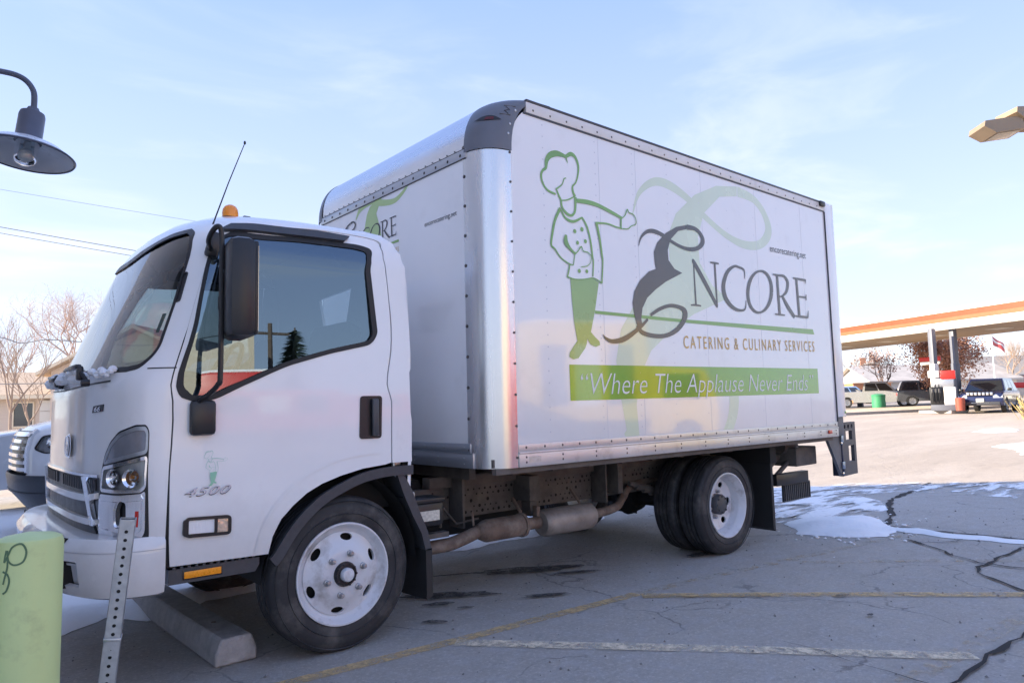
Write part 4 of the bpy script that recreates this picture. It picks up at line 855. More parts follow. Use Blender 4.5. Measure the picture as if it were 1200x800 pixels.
mb = MB(); mb.tube([(1.44, EY, .535), (1.47, EY+.12, .62)], .012, 6); mb.tube([(1.03, EY, .50), (1.06, EY+.05, .58)], .008, 6); mb.box((1.60, EY+.02, .50), (.035, .05, .13), .008); mb.tube([(2.02, EY, .54), (2.02, EY+.1, .64)], .010, 6); mb.build('exhaust_hangers', RUST, ex)
# battery box, cab tilt stay and grab loop behind the cab
mb = MB(); mb.box((.605, -.80, .63), (.20, .16, .14), .015); mb.box((.605, -.80, .715), (.215, .18, .03), .008); bb = mb.build('battery_box', BLACK, truck)
mb = MB(); mb.span((.535, -.883, .595), (.675, -.879, .655)); mb.build('warning_label', M('label_white', (.62, .60, .52), .5, noise=(60, .25)), bb)
mb = MB(); mb.tube(catmull([(.315, -.955, .965), (.318, -.955, .90), (.37, -.955, .885), (.415, -.955, .905), (.42, -.955, .97)], 5), .010, 8); mb.tube([(.425, -.86, .95), (.44, -.86, .80), (.50, -.84, .70)], [.014, .014, .02], 8); mb.box((.47, -.87, .73), (.05, .05, .10), .008); mb.box((.37, -.93, .955), (.10, .02, .02), .004); mb.build('grab_loop', STEELG, truck)
mb = MB(); mb.tube([(.50, -.80, .70), (.44, -.80, .55), (.60, -.75, .47)], .012, 6); mb.tube([(.66, -.78, .56), (.80, -.70, .58), (.86, -.62, .50)], .010, 6); mb.tube([(.88, -.62, .62), (1.0, -.60, .50), (1.2, -.58, .51)], .007, 6); mb.span((.46, -.80, .47), (.80, -.74, .50)); mb.build('hoses_and_bracket', FRAME, truck)
# rear mud flaps, lift-gate
for y0 in (-1.09, .50):
    mb = MB(); mb.prism([(3.98, .86), (4.26, .86), (4.262, .102), (3.96, .13)], lambda q: (q[0]*.0+4.13+(q[0]-4.12)*.12, y0+.0, q[1]), lambda q: (4.13+(q[0]-4.12)*.12+.012, y0+.60, q[1])); mb.build('mud_flap', RUB, truck, fix=True)
mb = MB(); mb.span((4.10, -1.10, .70), (4.20, -.44, .895)); mb.build('flap_bracket', DARK, truck)
lg = node_at('lift_gate', truck)
mb = MB(); mb.prism([(5.06, .89), (5.36, .89), (5.36, .49), (5.33, .49)], lambda q: (q[0], -1.16, q[1]), lambda q: (q[0], -1.13, q[1])); mb.span((5.18, -1.20, .895), (5.35, -1.10, 1.08), .004); mb.build('gate_bracket', M('bracket_grey', (.16, .16, .17), .55, .3, noise=(8, .2)), lg, fix=True)
mb = MB(); plate_o = [(5.37, .485), (5.37, 1.02), (5.80, 1.02), (5.80, .485)]; holes = [[(5.58, .62), (5.74, .62), (5.74, .78), (5.58, .78)], [(5.52, .84), (5.70, .84), (5.70, .93), (5.52, .93)]]
for k in range(3): holes.append([(5.50+k*.10+.028*cos(j*pi/4), .975+.024*sin(j*pi/4)) for j in range(8)])
# the hinge plate turns across the rear of the box
def hp(dx): return lambda a, z: (a+dx*.15, -1.15+(a-5.37)*.10+dx, z)
panel(mb, hp(0), plate_o, holes, 0, .035, .08, .04); panel(mb, hp(.035), plate_o, holes, 0, 0, .08, .04, flip=True); mb.build('hinge_plate', M('gate_black', (.075, .07, .075), .5, noise=(9, .2)), lg)
mb = MB(); mb.span((5.345, -1.17, .49), (5.375, -1.06, 1.0), .004); mb.build('gate_post', M('gate_blue_black', (.02, .028, .06), .35, noise=(9, .2)), lg)
for z in (.86, .60):
    mb = MB(); mb.box((5.352, -1.172, z), (.05, .012, .07), .003); mb.build('reflector_patch', M('blue_grey_steel', (.30, .38, .48), .3, .6), lg)
mb = MB()
for z in (.91, .82, .52): mb.disc((5.335, -1.176, z), (0, -1, 0), .016, 8, .008)
mb.build('gate_bolts', CHROME, lg)
mb = MB(); mb.tube([(4.45, -.80, .56), (4.75, -.80, .72), (5.05, -.80, .83)], .035, 10); mb.tube([(4.48, -.9, .52), (4.85, -.9, .70)], .022, 8); mb.tube([(4.70, -.86, .80), (4.84, -.86, .78)], .06, 12); mb.span((4.75, -1.0, .62), (5.15, -.2, .80), .01); mb.tube([(4.3, -.7, .70), (5.0, -.7, .80)], .045, 8); mb.build('lift_arm', FRAME, lg)
mb = MB(); mb.tube([(4.80, -.93, .80), (4.86, -.93, .80)], .045, 16); mb.build('cylinder_cap', CHROME, lg)
mb = MB(); mb.span((4.42, -.97, .46), (5.02, -.90, .565), .004); mb.build('gate_platform', BLACK, lg)
mb = MB(); mb.span((4.62, -.92, .29), (5.14, -.90, .455))
for k in range(14): mb.span((4.635+k*.036, -.932, .30), (4.650+k*.036, -.92, .445))
mb.build('step_grating', TRIM, lg)
mb = MB(); mb.tube([(4.14, -1.1, .26), (4.20, -.9, .26), (4.30, -.7, .24)], .006, 6); mb.build('flap_chain', STEELG, truck)
# ------------------------------------------------------------------ the ground
def gz(x, y=0): return .015*max(0, min(x, 70)-12)
def asphalt():
    m = bpy.data.materials.new('asphalt'); n, l, p = nodes(m); t = n.new('ShaderNodeTexCoord'); P = t.outputs['Object']
    def noise(sc, de=5, ro=.6, st=None):
        v = P
        if st: q = n.new('ShaderNodeMapping'); q.inputs['Scale'].default_value = st; q.inputs['Rotation'].default_value = (0, 0, .6); l.new(P, q.inputs[0]); v = q.outputs[0]
        a = n.new('ShaderNodeTexNoise'); a.inputs['Scale'].default_value = sc; a.inputs['Detail'].default_value = de; a.inputs['Roughness'].default_value = ro; l.new(v, a.inputs['Vector']); return a.outputs['Fac']
    def mr(f, a, b, c, d, sm=True):
        r = n.new('ShaderNodeMapRange'); r.inputs[1].default_value = a; r.inputs[2].default_value = b; r.inputs[3].default_value = c; r.inputs[4].default_value = d
        if sm: r.interpolation_type = 'SMOOTHSTEP'
        l.new(f, r.inputs[0]); return r.outputs[0]
    def mix(f, a, b, mode='MIX'):
        x = n.new('ShaderNodeMix'); x.data_type = 'RGBA'; x.blend_type = mode
        (l.new(f, x.inputs[0]) if hasattr(f, 'links') else setattr(x.inputs[0], 'default_value', f))
        for k, c in ((6, a), (7, b)):
            (l.new(c, x.inputs[k]) if hasattr(c, 'links') else setattr(x.inputs[k], 'default_value', (*c, 1)))
        return x.outputs[2]
    base = mix(mr(noise(.9, 6), .3, .7, 0, 1), (.45, .415, .370), (.54, .50, .447))
    base = mix(mr(noise(7, 6, .7), .46, .64, 0, .75), base, (.53, .512, .50))
    base = mix(mr(noise(11, 7, .75), .52, .68, 0, .6), base, (.36, .338, .312))
    base = mix(mr(noise(3.2, 7, .7, (.5, 2.2, 1)), .52, .74, 0, .5), base, (.40, .375, .35))
    base = mix(mr(noise(160, 3, .8), .35, .7, 0, .45), base, (.33, .31, .29))
    base = mix(mr(noise(240, 2, .8), .60, .75, 0, .55), base, (.58, .565, .55))
    base = mix(mr(noise(26, 6, .85), 0.50, .64, 0, .7), base, (.36, .335, .31))
    base = mix(mr(noise(40, 6, .85), .50, .64, 0, .8), base, (.68, .645, .60))
    base = mix(mr(noise(75, 4, .9), 0.52, .64, 0, .5), base, (.30, .28, .262))
    # hairline crazing, here and there
    dv = n.new('ShaderNodeVectorMath'); dv.operation = 'ADD'; l.new(P, dv.inputs[0]); nv = n.new('ShaderNodeTexNoise'); nv.inputs['Scale'].default_value = 2.2; nv.inputs['Detail'].default_value = 5; l.new(P, nv.inputs['Vector']); nsc = n.new('ShaderNodeVectorMath'); nsc.operation = 'SCALE'; nsc.inputs['Scale'].default_value = .55; l.new(nv.outputs['Color'], nsc.inputs[0]); l.new(nsc.outputs[0], dv.inputs[1])
    vo_ = n.new('ShaderNodeTexVoronoi'); vo_.feature = 'DISTANCE_TO_EDGE'; vo_.inputs['Scale'].default_value = .8; l.new(dv.outputs[0], vo_.inputs['Vector'])
    ck = n.new('ShaderNodeMath'); ck.operation = 'MULTIPLY'; l.new(mr(vo_.outputs['Distance'], .002, .010, .5, 0), ck.inputs[0]); l.new(mr(noise(.7, 4), .48, .56, 0, 1), ck.inputs[1])
    base = mix(ck.outputs[0], base, (.10, .097, .095))
    # beyond the shade edge: dusty concrete, its sunlit paleness painted into the colour
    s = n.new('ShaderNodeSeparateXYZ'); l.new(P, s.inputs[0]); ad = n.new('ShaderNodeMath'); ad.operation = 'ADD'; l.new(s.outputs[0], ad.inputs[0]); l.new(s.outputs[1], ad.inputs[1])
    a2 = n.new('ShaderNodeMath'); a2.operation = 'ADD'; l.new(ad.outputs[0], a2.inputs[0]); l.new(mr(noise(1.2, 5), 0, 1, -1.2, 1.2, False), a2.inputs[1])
    sunlit_dust = mix(mr(noise(.35, 7, .65, (.35, 1.6, 1)), .35, .68, 0, 1), (.46, .39, .315), (.58, .505, .42))
    sunlit_dust = mix(mr(noise(30, 6, .85), .46, .62, 0, .4), sunlit_dust, (.36, .30, .24))
    sunlit_dust = mix(mr(noise(2.2, 7, .7, (.3, 1.8, 1)), .52, .72, 0, .5), sunlit_dust, (.33, .28, .23))
    base = mix(mr(a2.outputs[0], 8.7, 9.6, 0, 1), base, sunlit_dust)
    l.new(base, p.inputs['Base Color']); p.inputs['Specular IOR Level'].default_value = .35
    l.new(mr(noise(5, 5), .3, .7, .62, .92), p.inputs['Roughness'])
    b = n.new('ShaderNodeBump'); b.inputs['Strength'].default_value = .9; b.inputs['Distance'].default_value = .010; l.new(noise(170, 4, .8), b.inputs['Height'])
    b2 = n.new('ShaderNodeBump'); b2.inputs['Strength'].default_value = .3; b2.inputs['Distance'].default_value = .05; l.new(noise(5, 6, .6), b2.inputs['Height']); l.new(b.outputs[0], b2.inputs['Normal']); l.new(b2.outputs[0], p.inputs['Normal'])
    return m
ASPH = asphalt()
mb = MB(); xs = [-900, -300, -100, -40, -15, -6]+[-4+2*k for k in range(8)]+[12, 16, 22, 30, 40, 50, 60, 70, 90, 140, 300, 900]; ys = [-900, -300, -100, -40, -20, -10, -5, 0, 5, 10, 20, 40, 70, 140, 300, 900]
xs = sorted(set(xs))
for x in xs:
    for y in ys: mb.v.append((x, y, gz(x)))
ny = len(ys); mb.f += [(i*ny+j, (i+1)*ny+j, (i+1)*ny+j+1, i*ny+j+1) for i in range(len(xs)-1) for j in range(ny-1)]
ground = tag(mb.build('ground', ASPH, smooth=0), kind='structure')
def paint_mat(name, col, lo, hi):
    m = bpy.data.materials.new(name); n, l, p = nodes(m); t = n.new('ShaderNodeTexCoord')
    a = n.new('ShaderNodeTexNoise'); a.inputs['Scale'].default_value = 9; a.inputs['Detail'].default_value = 8; a.inputs['Roughness'].default_value = .75; l.new(t.outputs['Object'], a.inputs['Vector'])
    b = n.new('ShaderNodeTexNoise'); b.inputs['Scale'].default_value = 60; b.inputs['Detail'].default_value = 4; b.inputs['Roughness'].default_value = .8; l.new(t.outputs['Object'], b.inputs['Vector'])
    s = n.new('ShaderNodeMath'); s.operation = 'MULTIPLY_ADD'; l.new(b.outputs['Fac'], s.inputs[0]); s.inputs[1].default_value = .35; l.new(a.outputs['Fac'], s.inputs[2])
    r = n.new('ShaderNodeMapRange'); r.inputs[1].default_value = lo; r.inputs[2].default_value = hi; l.new(s.outputs[0], r.inputs[0])
    tr = n.new('ShaderNodeBsdfTransparent'); mx = n.new('ShaderNodeMixShader'); l.new(r.outputs[0], mx.inputs[0]); l.new(tr.outputs[0], mx.inputs[1]); l.new(p.outputs[0], mx.inputs[2]); l.new(mx.outputs[0], n['Material Output'].inputs[0])
    p.inputs['Base Color'].default_value = (*col, 1); p.inputs['Roughness'].default_value = .8; return m
YEL = paint_mat('worn_yellow_paint', (.66, .46, .22), .52, .84); YELF = paint_mat('faded_yellow_paint', (.58, .44, .27), .64, .96); CRM = paint_mat('worn_cream_paint', (.78, .66, .48), .55, .80)
def gl(h): return lambda x, y: (x, y, gz(x)+h)
for name, pts, w, mt, h in (('road_marking', [(-1.6, -1.12), (-.39, -1.18), (.5, -1.24), (1.08, -1.27), (1.54, -1.30), (1.95, -1.32)], .09, YEL, .004), ('road_marking', [(1.95, -1.32), (2.68, -1.40), (3.62, -1.53), (5.2, -1.75)], .09, YELF, .004),
        ('road_marking', [(.50, -1.27), (1.0, -1.84), (1.46, -2.36), (2.03, -3.04), (2.2, -3.22)], .105, CRM, .006), ('road_marking', [(1.93, -1.38), (2.6, -2.02), (3.62, -3.07), (3.72, -3.17)], .105, YEL, .006), ('road_marking', [(3.5, -1.62), (4.4, -2.45), (5.2, -3.3)], .10, YELF, .006), ('road_marking', [(-.4, -3.05), (.8, -3.09), (1.62, -3.13), (3.12, -3.20), (5.2, -3.32)], .10, YELF, .005)):
    mb = MB(); ribbon(mb, [(a, b, w) for a, b in pts], gl(h), 5); tag(mb.build(name, mt, None, 0), kind='structure')
CRK = M('crack_dark', (.022, .021, .021), .9, noise=(20, .3))
def jag(pts, w, seed, n=7):
    r = random.Random(seed); o = []
    for a, b in zip(pts, pts[1:]):
        d = math.hypot(b[0]-a[0], b[1]-a[1]); k = max(2, int(d/.09))
        for i in range(k): t = i/k; o.append((a[0]+(b[0]-a[0])*t+r.uniform(-.016, .016), a[1]+(b[1]-a[1])*t+r.uniform(-.016, .016), w*r.uniform(.35, 1.5)))
    return o+[(*pts[-1], w*.4)]
for i, (pts, w) in enumerate((([(9.66, -.41), (9.0, -.54), (7.62, -.70), (7.03, -.88), (6.33, -1.2), (5.6, -1.44)], .055), ([(5.6, -1.47), (5.58, -2.06), (5.63, -2.35), (5.58, -3.0)], .04), ([(4.98, -1.87), (4.9, -2.0), (4.68, -2.25), (4.55, -2.38), (4.37, -2.61), (4.44, -3.1)], .024), ([(5.4, -2.66), (4.55, -2.64), (4.25, -2.64), (4.04, -2.70), (3.93, -2.79), (3.82, -2.92), (3.60, -3.15)], .022), ([(2.95, -3.29), (2.44, -3.29), (2.26, -3.27), (2.02, -3.27), (1.6, -3.27)], .026), ([(1.74, -2.5), (1.70, -2.87), (1.69, -3.04), (1.66, -3.25)], .006), ([(4.9, -2.0), (5.1, -2.15), (5.3, -2.2)], .016), ([(1.9, -1.4), (2.4, -1.9), (2.75, -2.5)], .005), ([(9.0, -.54), (9.6, -.95), (10.2, -1.0)], .03))):
    mb = MB(); ribbon(mb, jag(pts, w, i+3), gl(.009+.0004*i), smooth=False); tag(mb.build('crack', CRK, ground, 0), kind='structure')
OIL = paint_mat('oil_stain', (.035, .034, .035), .42, .80)
for i, (x, y, a, b, ro) in enumerate(((.62, -.89, .07, .028, -.7), (1.48, -.93, .16, .04, -.5), (.93, -.78, .05, .02, -.6), (2.1, -.62, .18, .04, -.5), (1.42, -.02, .20, .018, -.4), (.85, -.60, .10, .04, -.5), (1.9, -.3, .4, .10, -.5), (1.0, -.45, .35, .08, -.6), (2.8, -2.3, .05, .02, -.6), (2.5, -2.6, .03, .015, 0), (3.3, -.95, .22, .06, -.3))):
    mb = MB(); r = random.Random(i); pl = [(1+r.uniform(-.22, .22)) for k in range(18)]; P = [(x+a*q*cos(2*pi*k/18)*cos(ro)-b*q*sin(2*pi*k/18)*sin(ro), y+a*q*cos(2*pi*k/18)*sin(ro)+b*q*sin(2*pi*k/18)*cos(ro)) for k, q in enumerate(pl)]
    flat(mb, P, gl(.012+.0003*i)); tag(mb.build('oil_stain', OIL, ground, 0), kind='structure')
# ---- snow
def snow_mat(name, lo, hi, patch=True):
    m = bpy.data.materials.new(name); n, l, p = nodes(m); t = n.new('ShaderNodeTexCoord')
    p.inputs['Base Color'].default_value = (.90, .905, .91, 1); p.inputs['Roughness'].default_value = .6
    b = n.new('ShaderNodeTexNoise'); b.inputs['Scale'].default_value = 22; b.inputs['Detail'].default_value = 7; l.new(t.outputs['Object'], b.inputs['Vector'])
    bp = n.new('ShaderNodeBump'); bp.inputs['Strength'].default_value = .5; bp.inputs['Distance'].default_value = .02; l.new(b.outputs['Fac'], bp.inputs['Height']); l.new(bp.outputs[0], p.inputs['Normal'])
    if patch:
        q = n.new('ShaderNodeMapping'); q.inputs['Scale'].default_value = (.9, 3.2, 1); q.inputs['Rotation'].default_value = (0, 0, .75); l.new(t.outputs['Object'], q.inputs[0])
        a = n.new('ShaderNodeTexNoise'); a.inputs['Scale'].default_value = 1.6; a.inputs['Detail'].default_value = 8; a.inputs['Roughness'].default_value = .62; l.new(q.outputs[0], a.inputs['Vector'])
        r = n.new('ShaderNodeMapRange'); r.inputs[1].default_value = lo; r.inputs[2].default_value = hi; l.new(a.outputs['Fac'], r.inputs[0])
        tr = n.new('ShaderNodeBsdfTransparent'); mx = n.new('ShaderNodeMixShader'); l.new(r.outputs[0], mx.inputs[0]); l.new(tr.outputs[0], mx.inputs[1]); l.new(p.outputs[0], mx.inputs[2]); l.new(mx.outputs[0], n['Material Output'].inputs[0])
    return m
SNOWG = snow_mat('ground_snow', 0, 1, False); THIN = snow_mat('thin_ice', .40, .52); THIN2 = snow_mat('frost_streaks', .47, .60)
def snow(name, poly, h, mat, label, edge=.10, seed=1, step=.08, rough=.03):
    from mathutils import noise as mn
    pl = []
    for (a, b) in densify(poly, .07):
        q = Vector((a*2.6, b*2.6, seed)); pl.append((a+edge*mn.noise(q)+edge*.4*mn.noise(q*3.7), b+edge*mn.noise(q+Vector((9, 0, 0)))+edge*.4*mn.noise(q*3.7+Vector((5, 0, 0)))))
    segs = list(zip(pl, pl[1:]+pl[:1]))
    def edge_d(x, y):
        m = 9
        for (ax, ay), (bx, by) in segs:
            dx, dy = bx-ax, by-ay; t = max(0, min(1, ((x-ax)*dx+(y-ay)*dy)/(dx*dx+dy*dy+1e-12))); q = (x-ax-t*dx)**2+(y-ay-t*dy)**2
            if q < m: m = q
        return sqrt(m)
    mb = MB()
    def S(x, y):
        d = edge_d(x, y); k = min(d/.28, 1); k = k*(2-k)
        return (x, y, gz(x)+.004+h*k+rough*k*mn.noise(Vector((x*3, y*3, seed))))
    panel(mb, S, pl, (), 0, .0, step, .09)
    return tag(mb.build(name, mat, None, 60), label, kind='stuff')
snow('snow_patch', [(-2.5, .9), (-1.9, .55), (-1.06, .45), (-.80, .66), (-.62, .40), (-.40, .45), (-.2, .62), (.6, .70), (1.48, .76), (2.2, .74), (2.7, .73), (3.2, .82), (3.98, .93), (4.6, 1.3), (4.8, 2.0), (2, 2.6), (.5, 2.7), (-.2, 3.0), (-.4, 6.0), (-.2, 7.5), (-2.5, 8.4)], .045, SNOWG, 'white snow left lying under and beyond the truck', .07, 1, .09)
snow('snow_patch', [(4.63, -1.03), (4.68, -1.38), (5.0, -1.67), (5.37, -1.60), (5.28, -2.05), (5.42, -2.45), (5.54, -2.95), (5.70, -2.95), (5.54, -1.98), (5.58, -1.51), (5.94, -1.25), (5.9, -.85), (5.45, -.62), (5.1, -.66)], .045, SNOWG, 'white crusted snow ridge on the asphalt behind the rear wheel', .07, 5, .04, .045)
snow('ice_patch', [(5.06, -.66), (5.9, -1.0), (6.6, -1.05), (7.3, -.7), (7.7, -.2), (8.2, .3), (8.3, 1.4), (7.4, 1.9), (6.2, .8), (5.26, -.4)], .012, THIN, 'streaky thin ice behind the truck', .10, 7, .10, .006)
snow('ice_patch', [(7.9, .75), (7.75, -.25), (8.4, -.55), (8.6, -1.2), (8.5, -1.9), (9.4, -2.6), (11.2, -2.0), (10.3, -1.0), (9.5, -.1), (8.7, .6)], .008, THIN2, 'frost streaks along the edge of the shade', .10, 8, .12, .004)
snow('snow_patch', [(17.2, .9), (18.1, .55), (18.6, .2), (18.0, -.6), (17.2, -.9), (15.6, -.5), (15.2, -.1), (16.2, .1)], .06, SNOWG, 'trodden snow on the sunlit lot', .12, 9, .12)
snow('snow_patch', [(22.6, 3.0), (23.8, 2.9), (24.2, 2.2), (23.0, 1.9), (22.3, 2.3)], .05, SNOWG, 'small snow patch farther out on the sunlit lot', .10, 12, .12)
# loose grit on the asphalt
mb = MB(); r = random.Random(31)
for k in range(900):
    x, y = r.uniform(-1.5, 7.5), r.uniform(-4.0, .4); q = r.choice((.003, .004, .005, .006, .009))*r.uniform(.7, 1.4)
    o = len(mb.v); c = Vector((x, y, gz(x)+q*.4)); mb.v += [tuple(c+Vector(v)*q*r.uniform(.7, 1.2)) for v in ((1, 0, 0), (0, 1, 0), (-1, 0, 0), (0, -1, 0), (0, 0, .8), (0, 0, -.5))]; mb.f += [(o, o+1, o+4), (o+1, o+2, o+4), (o+2, o+3, o+4), (o+3, o, o+4), (o+1, o, o+5), (o+2, o+1, o+5), (o+3, o+2, o+5), (o, o+3, o+5)]
tag(mb.build('grit', M('grit_stone', (.20, .19, .18), .9, noise=(3, .6)), None, 0), 'loose grit scattered over the parking asphalt', kind='stuff')
mb = MB()
for k in range(160):
    a = r.uniform(0, 6.28); x, y = r.choice(((5.3, -1.35), (4.75, -1.2), (5.6, -1.4)))
    x += r.gauss(0, .25); y += r.gauss(0, .22); q = r.uniform(.006, .02); mb.lathe([(0, q*.7), (q, q*.2), (q*.8, -q*.3)], (x, y, q*.4), 'Z', 6)
tag(mb.build('snow_crumbs', SNOWG, None, 60), 'crumbs of snow broken off the ridge behind the rear wheel', kind='stuff')
# ------------------------------------------------------------------ things near the camera
CONC = M('wheel_stop_concrete', (.42, .40, .385), .85, noise=(14, .2), bump=(60, .6), dirt=((.20, .19, .18), 5, .5, .75, .5))
t = thing('wheel_stop', 'grey concrete wheel stop under the nose of the box truck', 'wheel stop', (-.50, .10, 0))
mb = MB(); pr = [(-.105, .002), (.105, .002), (.105, .06), (.078, .135), (-.078, .135), (-.105, .06)]
mb.prism(pr, lambda q: (q[0], -.84, q[1]), lambda q: (q[0], .86, q[1])); bmx = bmesh.new(); me_ = mb.build('block', CONC, t, 25, fix=True)
md = me_.modifiers.new('bevel', 'BEVEL'); md.width = .012; md.segments = 2
mb = MB()
for y in (-.5, .5): mb.lathe([(.0, .138), (.014, .138), (.014, .13)], (0, y, 0), 'Z', 10)
mb.build('rebar_pin', RUST, t); t.rotation_euler = (0, 0, radians(1.2))
BOLG = M('bollard_green', (.54, .64, .28), .45, noise=(3, .06), bump=(26, .06), dirt=((.36, .42, .20), 7, .56, .70, .6))
t = thing('bollard', 'pale green steel bollard with a dark scribble, beside the perforated post', 'bollard', (-1.545, -2.20, 0))
mb = MB(); mb.lathe([(.078, 0), (.078, .935), (.074, .948), (.060, .955), (0, .965)], n=48); mb.build('post', BOLG, t, 40)
mb = MB()
def bol(a, z): an = a/.078; return (.0788*cos(an), .0788*sin(an), z)
a0 = -.078*1.72   # faces the camera
for i, s in enumerate(([(-.05, .93), (-.055, .90), (-.045, .918), (-.035, .938), (-.015, .945), (-.004, .925), (-.010, .900), (-.030, .893), (-.044, .905), (-.047, .93), (-.046, .89), (-.052, .862), (-.056, .845)], [(-.058, .875), (-.045, .868), (-.040, .850), (-.046, .828), (-.056, .82)])):
    ribbon(mb, [(a0+a, z, .0048) for a, z in s], lambda a, z, i=i: tuple(Vector(bol(a, z))*(1+.002*i)), 6)
mb.v = [(x, y, z) for x, y, z in mb.v]; mb.build('graffiti', M('scribble_green', (.10, .18, .09), .6), t, 0)
# perforated sign post, leaning
t = thing('sign_post', 'leaning galvanised square post full of punched holes, in front of the truck', 'post', (-1.352, -1.968, 0), 0)
t.rotation_euler = (Vector((.083, -.070, 1)).to_track_quat('Z', 'Y') @ Matrix.Rotation(radians(24), 3, 'Z').to_quaternion()).to_euler()
def tubeface(mb, W_, z0, z1, off):
    for k in range(4):
        a = k*pi/2; hole = []
        n = int((z1-z0)/.0254)
        for j in range(n):
            z = z0+.0127+j*.0254
            if z+.006 < z1: hole.append([(.0056*cos(q*pi/4), z+.0056*sin(q*pi/4)) for q in range(8)])
        panel(mb, lambda u, z: (u*cos(a)+W_/2*sin(a), u*sin(a)-W_/2*cos(a), z), [(-W_/2, z0), (W_/2, z0), (W_/2, z1), (-W_/2, z1)], hole, 0, .002, .5, .05)
mb = MB(); tubeface(mb, .046, 0, .60, 0); mb.build('anchor_tube', STEELG, t, 0)
mb = MB(); tubeface(mb, .044, .55, .955, 0); mb.build('post_tube', STEELG, t, 0)
mb = MB(); mb.span((-.0195, -.0195, .02), (.0195, .0195, .95)); mb.build('tube_inner_shade', M('tube_shadow', (.02, .02, .022), .9), t, 0)  # black filling stands in for the shade inside the hollow tube
mb = MB(); mb.span((-.0245, -.0245, .592), (.0245, .0245, .602), .002); mb.build('collar', STEELG, t)
# gooseneck lamp on the shop wall
t = thing('wall_lamp', 'grey gooseneck barn lamp hanging from the shop wall against the sky', 'wall lamp', (-1.447, -.757, 2.47))
LAMPG = M('lamp_grey', (.075, .085, .125), .42, noise=(12, .1), coat=.2)
mb = MB(); mb.tube(catmull([(-1.17, .0, .20), (-.9, .0, .22), (-.45, .01, .28), (-.18, .02, .33), (-.07, .01, .335), (-.015, 0, .29), (0, 0, .22), (0, 0, .15)], 7), .0125, 10); mb.build('gooseneck', LAMPG, t)
mb = MB(); mb.lathe([(.0, .20), (.022, .20), (.028, .185), (.048, .175), (.052, .16), (.053, .055), (.060, .045), (.060, .035), (.045, .03)], n=28); mb.build('socket_housing', LAMPG, t)
mb = MB(); mb.lathe([(.050, .045), (.085, .036), (.14, .012), (.188, -.022), (.194, -.028), (.192, -.033), (.186, -.028), (.14, .004), (.085, .026), (.05, .034), (.0, .036)], n=48); sh_ = mb.build('shade', M('shade_enamel', (.70, .73, .78), .3, noise=(8, .05), coat=.3), t)
mb = MB(); mb.lathe([(.189, -.0215), (.1965, -.028), (.1925, -.0345), (.186, -.030)], n=48); mb.build('shade_rim', LAMPG, t)
mb = MB(); mb.lathe([(.046, .034), (.047, -.03), (.045, -.05), (.036, -.066), (.02, -.074), (0, -.077)], n=26); mb.build('jelly_jar_glass', glass('jar_glass', (.80, .84, .86), 1.5, .02), t)
mb = MB(); mb.lathe([(.014, .03), (.014, .0), (.030, -.018), (.031, -.035), (.022, -.05), (0, -.056)], n=20); mb.build('bulb', M('frosted_bulb', (.75, .76, .76), .3), t)
t.rotation_euler = (radians(-3), radians(6), 0)
# ------------------------------------------------------------------ the shop whose shade the truck stands in
STUC = M('shop_stucco', (.76, .75, .74), .9, noise=(6, .1), bump=(70, .4))
t = thing('shop_building', 'tan stucco shop building beside the parking row', 'building')
FP = [(-2.62, 9.4), (-2.62, -2.5), (-14, -2.5), (-14, 9.4)]
mb = MB(); mb.prism(FP, lambda q: (q[0], q[1], 0), lambda q: (q[0], q[1], 7.2)); mb.build('wall', STUC, t, 0, fix=True)
mb = MB(); mb.prism(inset(FP, -.06), lambda q: (q[0], q[1], 7.2), lambda q: (q[0], q[1], 7.45)); mb.build('parapet', M('parapet_brown', (.16, .12, .09), .6), t, 0, fix=True)
SHOPG = M('shop_glass', (.03, .035, .04), .05, coat=1)
for k, y in enumerate((-1.0, 4.2, 7.2)):
    mb = MB(); mb.span((-2.60, y-.95, .75), (-2.595, y+.95, 2.3)); w_ = mb.build('window', SHOPG, t, 0)
    mb = MB()
    for a, b in (((-2.62, y-1.0, .70), (-2.575, y+1.0, .75)), ((-2.62, y-1.0, 2.3), (-2.575, y+1.0, 2.35)), ((-2.62, y-1.0, .75), (-2.575, y-.95, 2.3)), ((-2.62, y+.95, .75), (-2.575, y+1.0, 2.3)), ((-2.62, y-.02, .75), (-2.575, y+.02, 2.3))): mb.span(a, b)
    mb.build('frame', TRIM, w_, 0)
